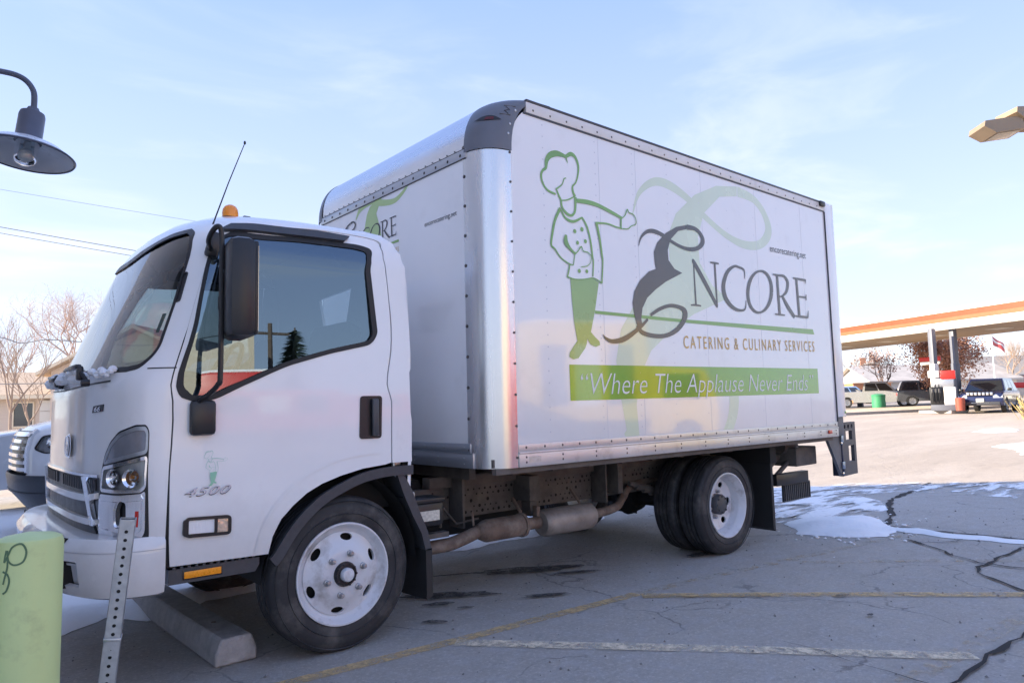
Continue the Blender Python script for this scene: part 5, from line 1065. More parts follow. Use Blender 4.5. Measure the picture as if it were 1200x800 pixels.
# ------------------------------------------------------------------ vehicles
CARG = M('car_glass', (.018, .022, .028), .04, noise=(2, .1), coat=1)
TY2 = M('car_tyre', (.022, .022, .023), .7, noise=(8, .2)); RM2 = M('car_rim', (.42, .43, .45), .3, .8, noise=(8, .1))
LMP = M('car_lamp', (.62, .64, .68), .12, .4, noise=(40, .3), coat=1)
PLATE = M('number_plate', (.70, .70, .66), .5, noise=(40, .15))
def car(name, label, cat, loc, rz, col, L=4.6, Wd=1.86, H=1.68, kind='suv', group=None, trim=True, metal=.35, R=.36, wfo=.88, wso=1.10):
    """front towards local +x, wheels on the ground"""
    t = thing(name, label, cat, loc, rz, group); body = M(name+'_paint', col, .26, metal, noise=(3, .04), coat=.8)
    f, b = L/2, -L/2; hb = H*.60; hh = H*.60; wf, wr = f-wfo, b+.92
    if kind == 'sedan': hh = H*.58; hb = H*.62
    def arch(cx): return [(cx+(R+.06)*cos(a), R*.95+(R+.06)*sin(a)) for a in [pi-(pi*k/8) for k in range(9)]]
    prof = [(b+.05, .36)]+arch(wr)+arch(wf)+[(f-.06, .34), (f, .50), (f-.02, .62), (f-.06, hh-.14), (f-.14, hh-.06), (f-wso*.86, hh+.05), (f-wso-.05, hb+.02), (b+.10, hb+.03), (b+.02, hb-.10), (b, .55)]
    if kind == 'pickup': prof = [(b+.05, .42)]+arch(wr)+arch(wf)+[(f-.06, .40), (f, .55), (f-.03, hh-.12), (f-.15, hh), (f-1.3, hb+.03), (b+1.9, hb+.03), (b+1.9, hb+.04), (b, hb+.04), (b, .6)]
    mb = MB(); st = [(-Wd/2+.0, .055), (-Wd/2+.03, .02), (-Wd/2+.12, 0), (Wd/2-.12, 0), (Wd/2-.03, .02), (Wd/2, .055)]
    n = len(prof); zc = H*.36
    for y, sh in st: mb.v += [(x*(1-sh*.35), y, zc+(z-zc)*(1-sh) if z > zc else z) for x, z in prof]
    for k in range(len(st)-1):
        for i in range(n): j = (i+1) % n; mb.f.append((k*n+i, k*n+j, (k+1)*n+j, (k+1)*n+i))
    # caps triangulated
    for k, rev in ((0, True), (len(st)-1, False)):
        P = [Vector(p) for p in prof]; vo, eo, fo = delaunay_2d_cdt(P, [(i, (i+1) % n) for i in range(n)], [], 0, 1e-7)[:3]
        if len(vo) == n:
            for q in fo:
                if pip(sum(vo[i].x for i in q)/3, sum(vo[i].y for i in q)/3, prof):
                    idx = [min(range(n), key=lambda m: (P[m]-vo[i]).length) for i in q]; mb.f.append(tuple(k*n+i for i in (idx[::-1] if rev else idx)))
    mb.build('body', body, t, 40, fix=True)
    # cabin
    if kind == 'sedan': x0, x1, xt0, xt1 = b+.55, f-1.15, b+1.25, f-1.95
    elif kind == 'pickup': x0, x1, xt0, xt1 = b+1.95, f-1.25, b+2.15, f-1.95
    else: x0, x1, xt0, xt1 = b+.12, f-wso, b+.42, f-wso-.68
    zb, zt = hb, H; wb, wt = Wd/2-.06, Wd/2-.26
    def cabq(x, s, k): return (x, s*(wb+(wt-wb)*k), zb+(zt-zb)*k)
    mb = MB(); rows = []
    for k, xa, xb_ in ((0, x0, x1), (.85, xt0-.06+.0, xt1+.08), (.97, xt0, xt1), (1.0, xt0+.15, xt1-.15)):
        rows.append([cabq(xa, -1, k), cabq(xb_, -1, k), cabq(xb_, 1, k), cabq(xa, 1, k)])
    for r in rows: mb.v += r
    for i in range(3):
        for k in range(4): mb.f.append((4*i+k, 4*i+(k+1) % 4, 4*i+4+(k+1) % 4, 4*i+4+k))
    mb.f.append((12, 13, 14, 15)); mb.build('roof', body, t, 30)
    def sidex(k): return (x0+(xt0-.06-x0)*k/.85, x1+(xt1+.08-x1)*k/.85)
    for s in (-1, 1):
        a0, a1 = sidex(.10); c0, c1 = sidex(.82); cuts = (0, .34, .66, 1) if kind == 'suv' else (0, .5, 1)
        for i in range(len(cuts)-1):
            p, q = cuts[i]+.02, cuts[i+1]-.02
            mb = MB(); P = [cabq(a0+.10+(a1-a0-.22)*p, s, .10), cabq(a0+.10+(a1-a0-.22)*q, s, .10), cabq(c0+.08+(c1-c0-.16)*q, s, .82), cabq(c0+.08+(c1-c0-.16)*p, s, .82)]
            mb.quad(*[(x, y+s*.006, z) for x, y, z in P]); mb.build('window', CARG, t, 0)
    for nm, sg, kk in (('windscreen', 1, 1), ('rear_window', -1, 0)):
        a = sidex(.08)[kk]; c = sidex(.84)[kk]; mb = MB(); e = sg*.007
        mb.quad(*[(x+e, y*.90, z+.004) for x, y, z in (cabq(a, -1, .08), cabq(a, 1, .08), cabq(c, 1, .84), cabq(c, -1, .84))]); mb.build(nm, CARG, t, 0)
    for cx in (wf, wr):
        for s in (-1, 1):
            w = node_at('wheel', t, (cx, s*(Wd/2-.11), R)); mb = MB(); mb.lathe([(R*.62, -.10), (R*.92, -.11), (R, -.08), (R, .08), (R*.92, .11), (R*.62, .10)], n=26, axis='Y'); mb.build('tyre', TY2, w, 40)
            mb = MB(); mb.lathe([(R*.64, s*.10), (R*.60, s*.085), (R*.2, s*.07), (0, s*.075)], n=26, axis='Y')
            for k in range(5): a = 2*pi*k/5; mb.box((R*.36*cos(a), s*.085, R*.36*sin(a)), (R*.5, .02, .05), 0, Matrix.Rotation(-a, 3, 'Y'))
            mb.build('rim', RM2, w, 30)
    for s in (-1, 1):
        mb = MB(); mb.prism([(f-.04, hh-.30), (f-.08, hh-.14), (f-.36, hh-.10), (f-.30, hh-.27)], lambda q: (q[0], s*(Wd/2-.02), q[1]), lambda q: (q[0]+.03, s*(Wd/2-.40), q[1])); mb.build('headlight', LMP, t, 30, fix=True)
        mb = MB(); mb.box((b+.03, s*(Wd/2-.16), hb-.22), (.08, .22, .20), .02); mb.build('tail_light', REDL, t)
        mb = MB(); mb.box((f-1.30, s*(Wd/2+.08), hb+.10), (.12, .18, .13), .03); mb.build('mirror', BLACK, t)
    mb = MB(); mb.box((f-.01, 0, hh-.23), (.05, Wd*.52, .14), .015); mb.build('grille', BLACK, t)
    mb = MB(); mb.box((f-.02, 0, .44), (.09, Wd*.86, .17), .03); mb.box((b+.02, 0, .48), (.09, Wd*.86, .18), .03); mb.build('bumper_trim', TRIM, t)
    mb = MB(); mb.box((f+.035, 0, .60), (.015, .32, .16)); mb.build('number_plate', PLATE, t)
    if kind == 'pickup':
        mb = MB(); mb.span((b+.08, -Wd/2+.1, hb-.45), (b+1.85, Wd/2-.1, hb+.046)); mb.build('cargo_bed', DARK, t)
    return t
# the white sport utility parked on the far side of the truck, nose to the shop
suv = car('parked_suv', 'white sport utility with chrome grille and black lower bumper, parked just past the truck nose', 'car', (1.99, 4.45, .04), pi, (.80, .80, .81), L=4.2, Wd=2.02, H=1.92, metal=.0, R=.40, wfo=.55, wso=.45)
for ch_ in list(suv.children):
    if ch_.name.split('.')[0] in ('grille', 'headlight', 'bumper_trim', 'number_plate'): bpy.data.objects.remove(ch_)
SX = [(.32, 2.46), (.5, 2.60), (.66, 2.63), (.70, 2.60), (.9, 2.60), (1.05, 2.56), (1.13, 2.49), (1.17, 2.40), (1.19, 2.28)]
def suv_pt(t, z, far=False):
    xs, xf = 1.75, lerp(SX, z); w = 1.03-.02*max(0, (z-.9)/.3); th = min(max(t, 0), 1)*pi/2; n = 3.0
    return (.35+xs+(xf-xs)*max(sin(th), 0)**(2/n), w*max(cos(th), 0)**(2/n), z)
def both(mb): return mirror_y(mb)
SHL = rounded([(.06, .92), (.50, .885), (.64, .93), (.58, 1.05), (.10, 1.125), (.02, 1.04)], .035)
SGR = [(.70, .70), (1.0, .70), (1.0, 1.10), (.72, 1.10)]
mb = MB(); panel(mb, suv_pt, [(0, .675), (.70, .675), (.70, .70), (.72, 1.10), (1.0, 1.10), (1.0, 1.19), (0, 1.19)], (inset(SHL, .004),), 0, .015, .05, .03, flip=True); both(mb).build('front_fascia', PAINT, suv, 45)
mb = MB(); panel(mb, suv_pt, [(0, .32), (1.0, .32), (1.0, .672), (0, .672)], (), .012, .02, .05, .03, flip=True); panel(mb, suv_pt, [(.05, .50), (1.0, .50), (1.0, .512), (.05, .512)], (), .02, .01, .1, .03, flip=True); both(mb).build('lower_bumper', TRIM, suv, 45)
mb = MB(); panel(mb, suv_pt, SGR, (), -.01, 0, .05, .03, flip=True); both(mb).build('grille_mesh', BLACK, suv, 45)
for k in range(6):
    z = .715+k*.066; mb = MB(); panel(mb, suv_pt, [(.70, z), (1.0, z), (1.0, z+.034), (.70, z+.034)], (), .02, .03, .05, .03, flip=True); both(mb).build('chrome_bar', CHROME, suv, 45)
mb = MB(); panel(mb, suv_pt, [(.675, .69), (.70, .69), (.725, 1.105), (.69, 1.105)], (), .028, .04, .05, .03, flip=True); pair(mb, 'chrome_frame', CHROME, suv, 45)
for s_v in (1, -1):
    h_ = node_at('headlight', suv)
    def fl_v(mb):
        if s_v < 0: mb.v = [(x, -y, z) for x, y, z in mb.v]; mb.f = [q[::-1] for q in mb.f]
        return mb
    mb = MB(); panel(mb, suv_pt, SHL, (), -.03, 0, .05, .04, flip=True); fl_v(mb).build('reflector', REFL, h_)
    mb = MB(); panel(mb, suv_pt, inset(SHL, -.002), (inset(SHL, .010),), .003, .01, .05, .02, flip=True); fl_v(mb).build('headlight_seal', BLACK, h_)
    mb = MB()
    for tt in (.28, .46):
        q = Vector(suv_pt(tt, .985)); d = Vector((.35, .93, 0)) if tt < .3 else Vector((.7, .7, 0)); d.normalize(); Q = Vector((0, 0, 1)).rotation_difference(d); o_ = len(mb.v)
        mb.lathe([(.012, 0), (.04, .012), (.055, .03)], (0, 0, 0), 'Z', 16); mb.v[o_:] = [tuple(Q @ Vector(p)+q-d*.03) for p in mb.v[o_:]]
    fl_v(mb).build('lamp_bowl', CHROME, h_)
    mb = MB(); panel(mb, suv_pt, [(.34, .96), (.39, .96), (.37, 1.06), (.33, 1.06)], (), -.01, .01, .1, .03, flip=True); fl_v(mb).build('lamp_divider', TRIM, h_)
    mb = MB(); panel(mb, suv_pt, SHL, (), .0, 0, .05, .04, flip=True); fl_v(mb).build('lens', LENS, h_)
mb = MB(); rows_ = []
for tt in [k/14 for k in range(15)]:
    p = suv_pt(tt, 1.188); rows_.append([p, (p[0]-.12*(.4+.6*tt), p[1]*.955, 1.215), (min(p[0]-.3, 2.25), p[1]*.90, 1.255), (1.25, .90*max(cos(tt*pi/2), 0)**.7, 1.30)])
for r in rows_: mb.v += r
mb.f = [(k*4+i, k*4+i+1, k*4+5+i, k*4+4+i) for k in range(14) for i in range(3)]; both(mb).build('hood', PAINT, suv, 60, fix=True)
car('parked_suv', 'white sport utility half hidden behind the nearer white one, its windscreen and mirror showing', 'car', (1.35, 7.9, 0), pi, (.62, .62, .62), L=4.8, Wd=1.95, H=1.86, metal=.05, R=.38)
# gas station side
jeep = car('blue_suv', 'dark blue sport utility beside the fuel pump, facing the truck', 'car', (39.6, 7.25, gz(39.6)), atan2(-.10, -.995), (.020, .028, .085), L=4.5, Wd=1.86, H=1.66, metal=.4)
for ch_ in list(jeep.children):
    if ch_.name.split('.')[0] == 'grille': bpy.data.objects.remove(ch_)
g_ = node_at('grille', jeep)
mb = MB(); mb.box((2.235, 0, .90), (.05, 1.12, .17), .02); mb.build('grille_mesh', BLACK, g_)
mb = MB()
for k in range(7): mb.box((2.262, -.48+k*.16, .90), (.02, .10, .13), .008)
mb.build('grille_slot_rings', CHROME, g_)
mb = MB(); mb.box((2.25, 0, .47), (.05, 1.2, .05), .015); mb.build('silver_strip', CHROME, jeep)
for k, (nm, lab, px, kind, col, L_, H_) in enumerate((('pickup_truck', 'white pickup with a dark covered bed parked left of the green barrel', (50.9, 17.6), 'pickup', (.45, .45, .44), 5.4, 1.8), ('grey_suv', 'dark grey sport utility parked across the street, between the pickup and the silver car', (52.4, 14.1), 'suv', (.10, .105, .115), 4.9, 1.75), ('silver_sedan', 'silver sedan parked behind the pump island', (56.0, 15.6), 'sedan', (.42, .42, .42), 4.6, 1.45), ('blue_hatchback', 'pale blue car parked in front of the orange brick shed', (62.0, 24.0), 'suv', (.22, .34, .52), 4.1, 1.55))):
    car(nm, lab, 'car', (px[0], px[1], gz(px[0])), radians((-66, -64, -60, -70)[k]), col, L=L_, H=H_, kind=kind, group=None)
car('white_car', 'white car just entering the frame behind the shrub at the right edge', 'car', (46.2, 5.6, gz(46)), radians(172), (.66, .66, .66), L=4.5, H=1.5, kind='sedan')
# ------------------------------------------------------------------ gas station
WHT = M('canopy_white', (.80, .79, .76), .45, noise=(3, .03)); ORG = M('canopy_orange', (.34, .052, .010), .45, noise=(3, .04)); ORL = M('canopy_light_orange', (.42, .105, .038), .45, noise=(3, .04)); SOF = M('canopy_soffit', (.34, .25, .17), .6, noise=(1.2, .25), stretch=(.2, 2, 1)); COLG = M('column_grey', (.135, .145, .175), .5, noise=(4, .1)); REDP = M('station_red', (.62, .025, .02), .4, noise=(4, .08))
A_ = Vector((42.05, 15.77)); B_ = Vector((37.9, 5.9)); d_ = (B_-A_).normalized(); n_ = Vector((-d_.y, d_.x))
if n_.x < 0: n_ = -n_
cz = 4.68; ca = atan2(d_.y, d_.x)
t = thing('gas_canopy', 'long gas station canopy with white and orange fascia', 'canopy', (A_.x, A_.y, 0), ca)
s_ = 1 if Vector((-sin(ca), cos(ca))).dot(n_) > 0 else -1   # local y sign that leads under the canopy
def cspan(x0, x1, y0, y1, z0, z1): return ((x0, s_*y0, z0), (x1, s_*y1, z1))
mb = MB(); mb.span(*cspan(-8, 18, .0, 5.6, cz+.01, cz+.06)); mb.build('soffit', SOF, t)
for nm, mt, z0, z1, p in (('fascia_lower', WHT, 0, .40, 0), ('fascia_stripe', ORL, .40, .62, -.02), ('fascia_stripe', ORG, .62, .90, -.03), ('fascia_upper', WHT, .90, 1.10, -.01)):
    mb = MB(); mb.span(*cspan(-8.02, 18, p, .08, cz+z0, cz+z1-.003)); mb.span(*cspan(-8.02-p, -7.9, .09, 5.6, cz+z0, cz+z1-.003)); mb.span(*cspan(-8, 18, 5.5, 5.62-p, cz+z0, cz+z1-.003)); mb.build(nm, mt, t)
mb = MB(); mb.span(*cspan(-7.9, 18, .1, 5.5, cz+.95, cz+1.0)); mb.build('roof_deck', WHT, t)
for k in range(7):
    mb = MB(); mb.box((-6+k*3.6, s_*2.6, cz-.01), (.9, .9, .05), .01); mb.build('canopy_lamp', M('lamp_diffuser_off', (.55, .50, .42), .5), t)
for x, y in ((38.35, 9.25), (39.45, 8.62)):
    mb = MB(); mb.box((0, 0, 2.17), (.26, .26, 4.33), .02); c_ = mb.build('column', COLG, t); c_.matrix_parent_inverse.identity()
    v = Matrix.Rotation(-ca, 3, 'Z') @ Vector((x-A_.x, y-A_.y, 0)); c_.location = (v.x, v.y, gz(x))
    mb = MB(); mb.box((0, 0, 0), (.30, .30, 1.25), .03); mb.v = [(a, b, q+1.9) for a, b, q in mb.v]; w_ = mb.build('column_cladding', WHT if x < 39 else COLG, t); w_.location = (v.x, v.y, gz(x))
mb = MB(); mb.span((-.95, -.55, 0), (.95, .55, .16), .03); isl = mb.build('pump_island', CONC); isl.location = (37.9, 8.85, gz(38)); isl.rotation_euler = (0, 0, ca); tag(isl, 'low concrete island the fuel pump and the canopy columns stand on', 'island')
t = thing('fuel_pump', 'grey and white fuel pump with a red header under the canopy', 'fuel pump', (37.3, 8.55, gz(37.3)+.16), atan2(-.25, -.97)+0)
mb = MB(); mb.box((0, .28, .62), (.55, .50, 1.05), .03); mb.build('cabinet', WHT, t)
mb = MB(); mb.box((0, -.30, .62), (.50, .55, 1.1), .03); mb.build('hose_bay', BLACK, t)
mb = MB(); mb.box((0, .0, .14), (.62, 1.12, .30), .02); mb.build('plinth', COLG, t)
mb = MB(); mb.box((0, .25, 1.75), (.50, .62, .42), .03); mb.build('red_header', REDP, t)
mb = MB(); mb.box((0, -.36, 1.80), (.45, .50, .36), .03); mb.build('price_header', M('header_grey', (.5, .48, .48), .5, noise=(20, .2)), t)
mb = MB(); mb.box((0, .02, 1.35), (.40, .9, .46), .03); mb.build('display_panel', STEELG, t)
for y in (-.45, -.30, -.16):
    mb = MB(); mb.tube(catmull([(.27, y, 1.3), (.36, y, 1.1), (.34, y, .6), (.30, y+.04, .45), (.28, y+.05, .9)], 4), .022, 6); mb.build('hose', BLACK, t)
    mb = MB(); mb.box((.29, y, .98), (.06, .07, .20), .015); mb.build('nozzle', M('nozzle_grey', (.5, .5, .5), .4), t)
mb = MB(); mb.lathe([(0, .62), (.19, .62), (.22, .58), (.19, 0), (0, 0)], n=16); tc_ = mb.build('trash_bin', M('bin_red', (.35, .08, .05), .5), None); tc_.location = (36.95, 7.75, gz(37)+.16); tag(tc_, 'small dull red bin beside the fuel pump', 'bin')
for loc, lab, w in (((44.2, 11.45, 3.28), 'red sign with white stripe hanging behind the canopy columns', 1.4),):
    t = thing('hanging_sign', lab, 'sign', loc, ca); mb = MB(); mb.box((0, 0, .16), (w, .12, .26), .02); mb.build('red_band', REDP, t); mb = MB(); mb.box((0, -.0, -.06), (w*.94, .10, .18), .02); mb.build('white_band', WHT, t); mb = MB(); mb.tube([(0, 0, .28), (0, 0, 2.2)], .03, 6); mb.build('hanger_rod', STEELG, t)
t = thing('red_entrance_frame', 'bright red roadside frame with posts behind the blue sport utility', 'sign', (51.4, 9.3, gz(51.4)), atan2(-.75, .85))
mb = MB(); mb.span((-.9, -.08, 1.05), (.9, .08, 1.4), .02); mb.build('beam', REDP, t); 
for x in (-.85, .95): mb = MB(); mb.span((x-.14, -.12, 0), (x+.14, .12, 1.85 if x > 0 else 1.4), .02); mb.build('post', REDP, t)
t = thing('flag_pole', 'thin white flagpole with a red and white flag to the right of the canopy columns', 'flagpole', (68.1, 14.85, gz(68.1)))
mb = MB(); mb.tube([(0, 0, 0), (0, 0, 5.5)], [.06, .035], 8); mb.lathe([(0, 5.56), (.07, 5.5), (0, 5.44)], n=10); mb.build('pole', WHT, t)
mb = MB(); NN_ = 8
for i in range(NN_+1):
    for j in range(5): u = i/NN_; mb.v.append((.05+u*1.0*.72, -.05-u*.72*.9+.06*sin(u*7), 5.35-j*.17-u*.75+.04*sin(u*9+j)))
mb.f = [(i*5+j, i*5+5+j, i*5+6+j, i*5+1+j) for i in range(NN_) for j in range(4)]
fl_ = mb.build('flag', M('flag_red', (.60, .12, .12), .7), t); so = fl_.modifiers.new('thick', 'SOLIDIFY'); so.thickness = .012
fl_.data.materials.append(WHT)
for p_ in fl_.data.polygons: p_.material_index = 1 if p_.index % 4 in (1,) else 0
# lamp head on its pole at the right edge
t = thing('parking_lot_light', 'bronze shoebox parking light with two heads on an arm at the upper right', 'street light', (13.35, -2.25, 0), 0)
BRZ = M('bronze_housing', (.30, .225, .15), .45, .2, noise=(5, .08)); 
mb = MB(); mb.box((0, 0, 3.1), (.14, .14, 6.2), .015); mb.box((0, 0, .35), (.5, .5, .7), .04); mb.build('pole', BRZ, t)
vx = Vector((-.79, .61, 0)); yaw_ = atan2(vx.y, vx.x)
for k, c in enumerate((Vector((-1.29, 1.20, 5.70)), Vector((-.89, .94, 5.92)))):
    zz = c.z; hd_ = node_at('lamp_head', t, c); hd_.rotation_euler = (radians(4), radians(8), yaw_+(.0, .25)[k])
    mb = MB(); mb.prism([(-.28, .13), (.36, .13), (.40, .04), (.22, -.10), (-.28, -.10)], lambda q: (q[0], -.20, q[1]), lambda q: (q[0], .20, q[1])); mb.build('housing', BRZ, hd_, 25, fix=True)
    mb = MB(); mb.box((-.02, 0, -.103), (.40, .32, .02), .004); mb.build('lens', M('lamp_lens', (.45, .38, .28), .25), hd_)
    mb = MB(); e_ = Matrix.Rotation(yaw_, 3, 'Z') @ Vector((-.26, 0, 0)); mb.tube([c+e_, (0, 0, zz-.02)], .045, 8); mb.build('arm', BRZ, t)
# kerb and verge beyond the lot
def strip(name, pts, w, h, mat, kind='structure', lift=0.0):
    mb = MB(); P = [Vector((a, b)) for a, b in pts]
    for i in range(len(P)-1):
        t_ = (P[i+1]-P[i]).normalized(); nn = Vector((-t_.y, t_.x))*w/2; q = [P[i]-nn, P[i]+nn, P[i+1]+nn, P[i+1]-nn]
        mb.add([(a.x, a.y, gz(a.x)+lift) for a in q]+[(a.x, a.y, gz(a.x)+lift+h) for a in q], [(0, 1, 2, 3)[::-1], (4, 5, 6, 7), (0, 1, 5, 4), (1, 2, 6, 5), (2, 3, 7, 6), (3, 0, 4, 7)])
    return tag(mb.build(name, mat, None, 0, fix=True), kind=kind)
KC = M('kerb_concrete', (.34, .31, .28), .9, noise=(3, .15)); VG = M('winter_verge', (.60, .50, .38), .95, noise=(1.2, .25), dirt=((.62, .56, .48), .8, .5, .7, .7))
strip('kerb', [(30, 16.2), (36.6, 12.75), (40.8, 10.66), (46, 8.1)], .25, .14, KC)
strip('verge', [(31.5, 19.0), (38.0, 15.6), (42.2, 13.5), (47.4, 10.9)], 5.6, .11, VG)
strip('street', [(30, 30), (48, 20), (62, 12.2), (80, 2)], 9, .02, M('street_asphalt', (.24, .215, .19), .9, noise=(2, .15)))
# ------------------------------------------------------------------ trees and plants
def branches(mb, p, d, L_, r, lev, rng, tips, spread=.55, up_=.15, n=3):
    q = p; seg = 3; pts = [p]; rad = [r]
    for i in range(seg):
        d = (d+Vector((rng.uniform(-1, 1), rng.uniform(-1, 1), rng.uniform(-.6, 1)))*.16+Vector((0, 0, up_*.3))).normalized(); q = q+d*L_/seg; pts.append(q); rad.append(r*(1-.45*(i+1)/seg))
    mb.tube(pts, rad, 6 if lev > 2 else 4, lev > 3)
    if lev == 0: tips.append((q, d)); return
    if lev <= 2: tips.append((q, d))
    for k in range(n):
        a = rng.uniform(0, 2*pi); b = d.orthogonal().normalized(); c = d.cross(b); nd = (d*rng.uniform(.55, 1.1)+(b*cos(a)+c*sin(a))*spread*rng.uniform(.7, 1.5)+Vector((0, 0, up_))).normalized()
        s = pts[rng.choice((1, 2, 3, 3))]
        branches(mb, s, nd, L_*rng.uniform(.62, .86), r*rng.uniform(.50, .66), lev-1, rng, tips, spread, up_, n)
def bare_tree(label, loc, H_, seed, lev=5, mat=None, spread=.55, lean=(0, 0), leaf=None, nleaf=0, leafsize=.1, group='bare winter trees', r0=None, trunk=.28):
    rng = random.Random(seed); t = thing('bare_tree' if not leaf else 'tree', label, 'tree', loc); mb = MB(); tips = []
    r = r0 or H_*.016; mb.tube([(0, 0, -.1), (lean[0]*.5, lean[1]*.5, H_*trunk*.5), (lean[0], lean[1], H_*trunk)], [r*1.25, r, r*.9], 10)
    for k in range(3):
        a = 2*pi*k/3+rng.uniform(-.4, .4); branches(mb, Vector((lean[0], lean[1], H_*trunk*.96)), Vector((cos(a)*.55, sin(a)*.55, 1)).normalized(), H_*.25, r*.72, lev, rng, tips, spread)
    mb.build('trunk', mat, t, 60)
    if leaf:
        lb = MB()
        for p, d in tips:
            for k in range(nleaf):
                c = p+Vector((rng.gauss(0, 1), rng.gauss(0, 1), rng.gauss(0, 1)))*leafsize*2.2; n = Vector((rng.uniform(-1, 1), rng.uniform(-1, 1), rng.uniform(-1, 1))).normalized(); a = n.orthogonal().normalized()*leafsize*rng.uniform(.5, 1.2); b = n.cross(a)*.6
                lb.quad(c-a, c-b, c+a, c+b)
        tag(lb.build('crown', leaf, t, 0), kind='stuff')
    if group and not leaf: t['group'] = group
    return t
BARK = M('pale_bark', (.11, .085, .07), .9, noise=(5, .25)); BARK2 = M('red_twig_bark', (.26, .17, .13), .9, noise=(4, .25)); BARK4 = M('pink_twig_bark', (.52, .39, .33), .9, noise=(4, .2)); BARK3 = M('cream_bark', (.36, .27, .21), .9, noise=(4, .2))
bare_tree('big bare tree behind the house, its twigs beside the windscreen', (6.9, 50.0, 0), 10.6, 5, 6, BARK4, .72, r0=.13)
bare_tree('bare spreading tree behind the left end of the house roof', (3.6, 54.0, 0), 8.4, 9, 5, BARK4, .65, r0=.09)
bare_tree('thin young bare tree in front of the house wall', (.55, 21.5, 0), 4.4, 3, 4, BARK3, .42, r0=.045, trunk=.34)
bare_tree('forked bare sapling right of the thin young tree', (1.35, 24.5, 0), 3.9, 8, 4, BARK3, .5, r0=.04, trunk=.3)
LEAFB = M('dry_leaf_brown', (.44, .235, .16), .8, noise=(2.5, .35))
bare_tree('broad tree with dry reddish brown leaves behind the canopy columns', (48.6, 12.6, gz(48.6)), 6.2, 21, 5, M('dark_bark', (.17, .10, .06), .9, noise=(5, .3)), 1.3, (.35, -.25), LEAFB, 10, .085, trunk=.24)
bare_tree('slim tree with a few brown leaves left of the broad brown tree', (53.5, 18.0, gz(53.5)), 4.6, 33, 4, BARK2, .5, (0, 0), LEAFB, 2, .08)
bare_tree('pale bare tree at the right edge beyond the flagpole', (80.9, 17.0, gz(70)), 6.0, 41, 5, BARK3, .6)
bare_tree('second pale bare tree behind the red frame', (84.0, 13.5, gz(70)), 5.2, 43, 5, BARK3, .6)
for k, (x, y, h, lab) in enumerate(((92, 36, 7.5, 'bare tree behind the house with the white gable'), (100, 27, 7.0, 'bare tree on the skyline beyond the pump'), (96, 20, 6.5, 'bare tree on the skyline left of the flagpole'), (-2.5, 55, 7, 'bare tree at the far left edge of the photo'))):
    bare_tree(lab, (x, y, gz(70) if x > 70 else 0), h, 60+k, 4, BARK3, .6)
t = thing('winter_shrub', 'ochre winter shrub at the right edge of the lot', 'shrub', (31.2, 3.45, gz(31.2))); rng = random.Random(5); mb = MB()
for k in range(240):
    a = rng.uniform(0, 2*pi); l_ = rng.uniform(.4, 1.0); d = Vector((cos(a)*rng.uniform(.1, .8), sin(a)*rng.uniform(.1, .8), 1)).normalized(); p = Vector((rng.gauss(0, .15), rng.gauss(0, .15), 0)); w = d.orthogonal().normalized()*.02
    mb.quad(p-w, p+w, p+d*l_+w*.3+Vector((0, 0, -.05)), p+d*l_-w*.3)
mb.build('stems', M('straw', (.38, .29, .13), .9, noise=(3, .3)), t, 0)
# ------------------------------------------------------------------ houses
def house(name, label, loc, rz, W_, D_, hw, hr, wallm, roofm, wins=(), over=.4, chim=False, trim=None):
    """gable roof; ridge along local x; the front wall is at local -y"""
    t = thing(name, label, 'house', loc, rz); mb = MB(); g = [(-D_/2, 0), (D_/2, 0), (D_/2, hw), (0, hr-.12), (-D_/2, hw)]
    mb.prism(g, lambda q: (-W_/2, q[0], q[1]), lambda q: (W_/2, q[0], q[1])); mb.build('wall', wallm, t, 0, fix=True)
    sl_ = (hr-hw)/(D_/2); 
    mb = MB(); r = [(-D_/2-over, hw-over*sl_), (0, hr), (D_/2+over, hw-over*sl_), (D_/2+over, hw-over*sl_+.16), (0, hr+.18), (-D_/2-over, hw-over*sl_+.16)]
    mb.prism(r, lambda q: (-W_/2-over, q[0], q[1]), lambda q: (W_/2+over, q[0], q[1])); ro = mb.build('roof', roofm, t, 0, fix=True)
    if trim:
        mb = MB(); rr_ = [(a, b-.05) for a, b in r]
        for x in (-W_/2-over-.03, W_/2+over+.003): mb.prism(rr_, lambda q: (x, q[0], q[1]+.03), lambda q: (x+.027, q[0], q[1]+.03))
        mb.span((-W_/2-over, -D_/2-over-.03, hw-over*sl_-.04), (W_/2+over, -D_/2-over-.003, hw-over*sl_+.14)); mb.build('barge_board', trim, t, 0, fix=True)
    for x, z, w, h in wins:
        mb = MB(); mb.span((x-w/2, -D_/2-.03, z), (x+w/2, -D_/2-.01, z+h)); wi = mb.build('window', CARG, t, 0)
        mb = MB()
        for a, b in (((x-w/2-.07, z-.07), (x+w/2+.07, z)), ((x-w/2-.07, z+h), (x+w/2+.07, z+h+.07)), ((x-w/2-.07, z), (x-w/2, z+h)), ((x+w/2, z), (x+w/2+.07, z+h))): mb.span((a[0], -D_/2-.06, a[1]), (b[0], -D_/2-.005, b[1]))
        mb.build('frame', trim or WHT, wi, 0)
    if chim: mb = MB(); mb.span((W_*.2, -.3, hr-.6), (W_*.2+.6, .3, hr+.9)); mb.build('chimney', M('chimney_brick', (.30, .16, .11), .9, noise=(8, .2)), t, 0)
    return t
SHG = M('roof_shingle', (.42, .33, .25), .9, noise=(7, .22), bump=(30, .3)); TAN = M('tan_siding', (.66, .55, .45), .85, noise=(2, .06), stretch=(1, 1, 14)); WSD = M('white_siding', (.72, .69, .64), .8, noise=(3, .04)); CRT = M('cream_trim', (.80, .68, .50), .7)
hr = radians(-39.5)
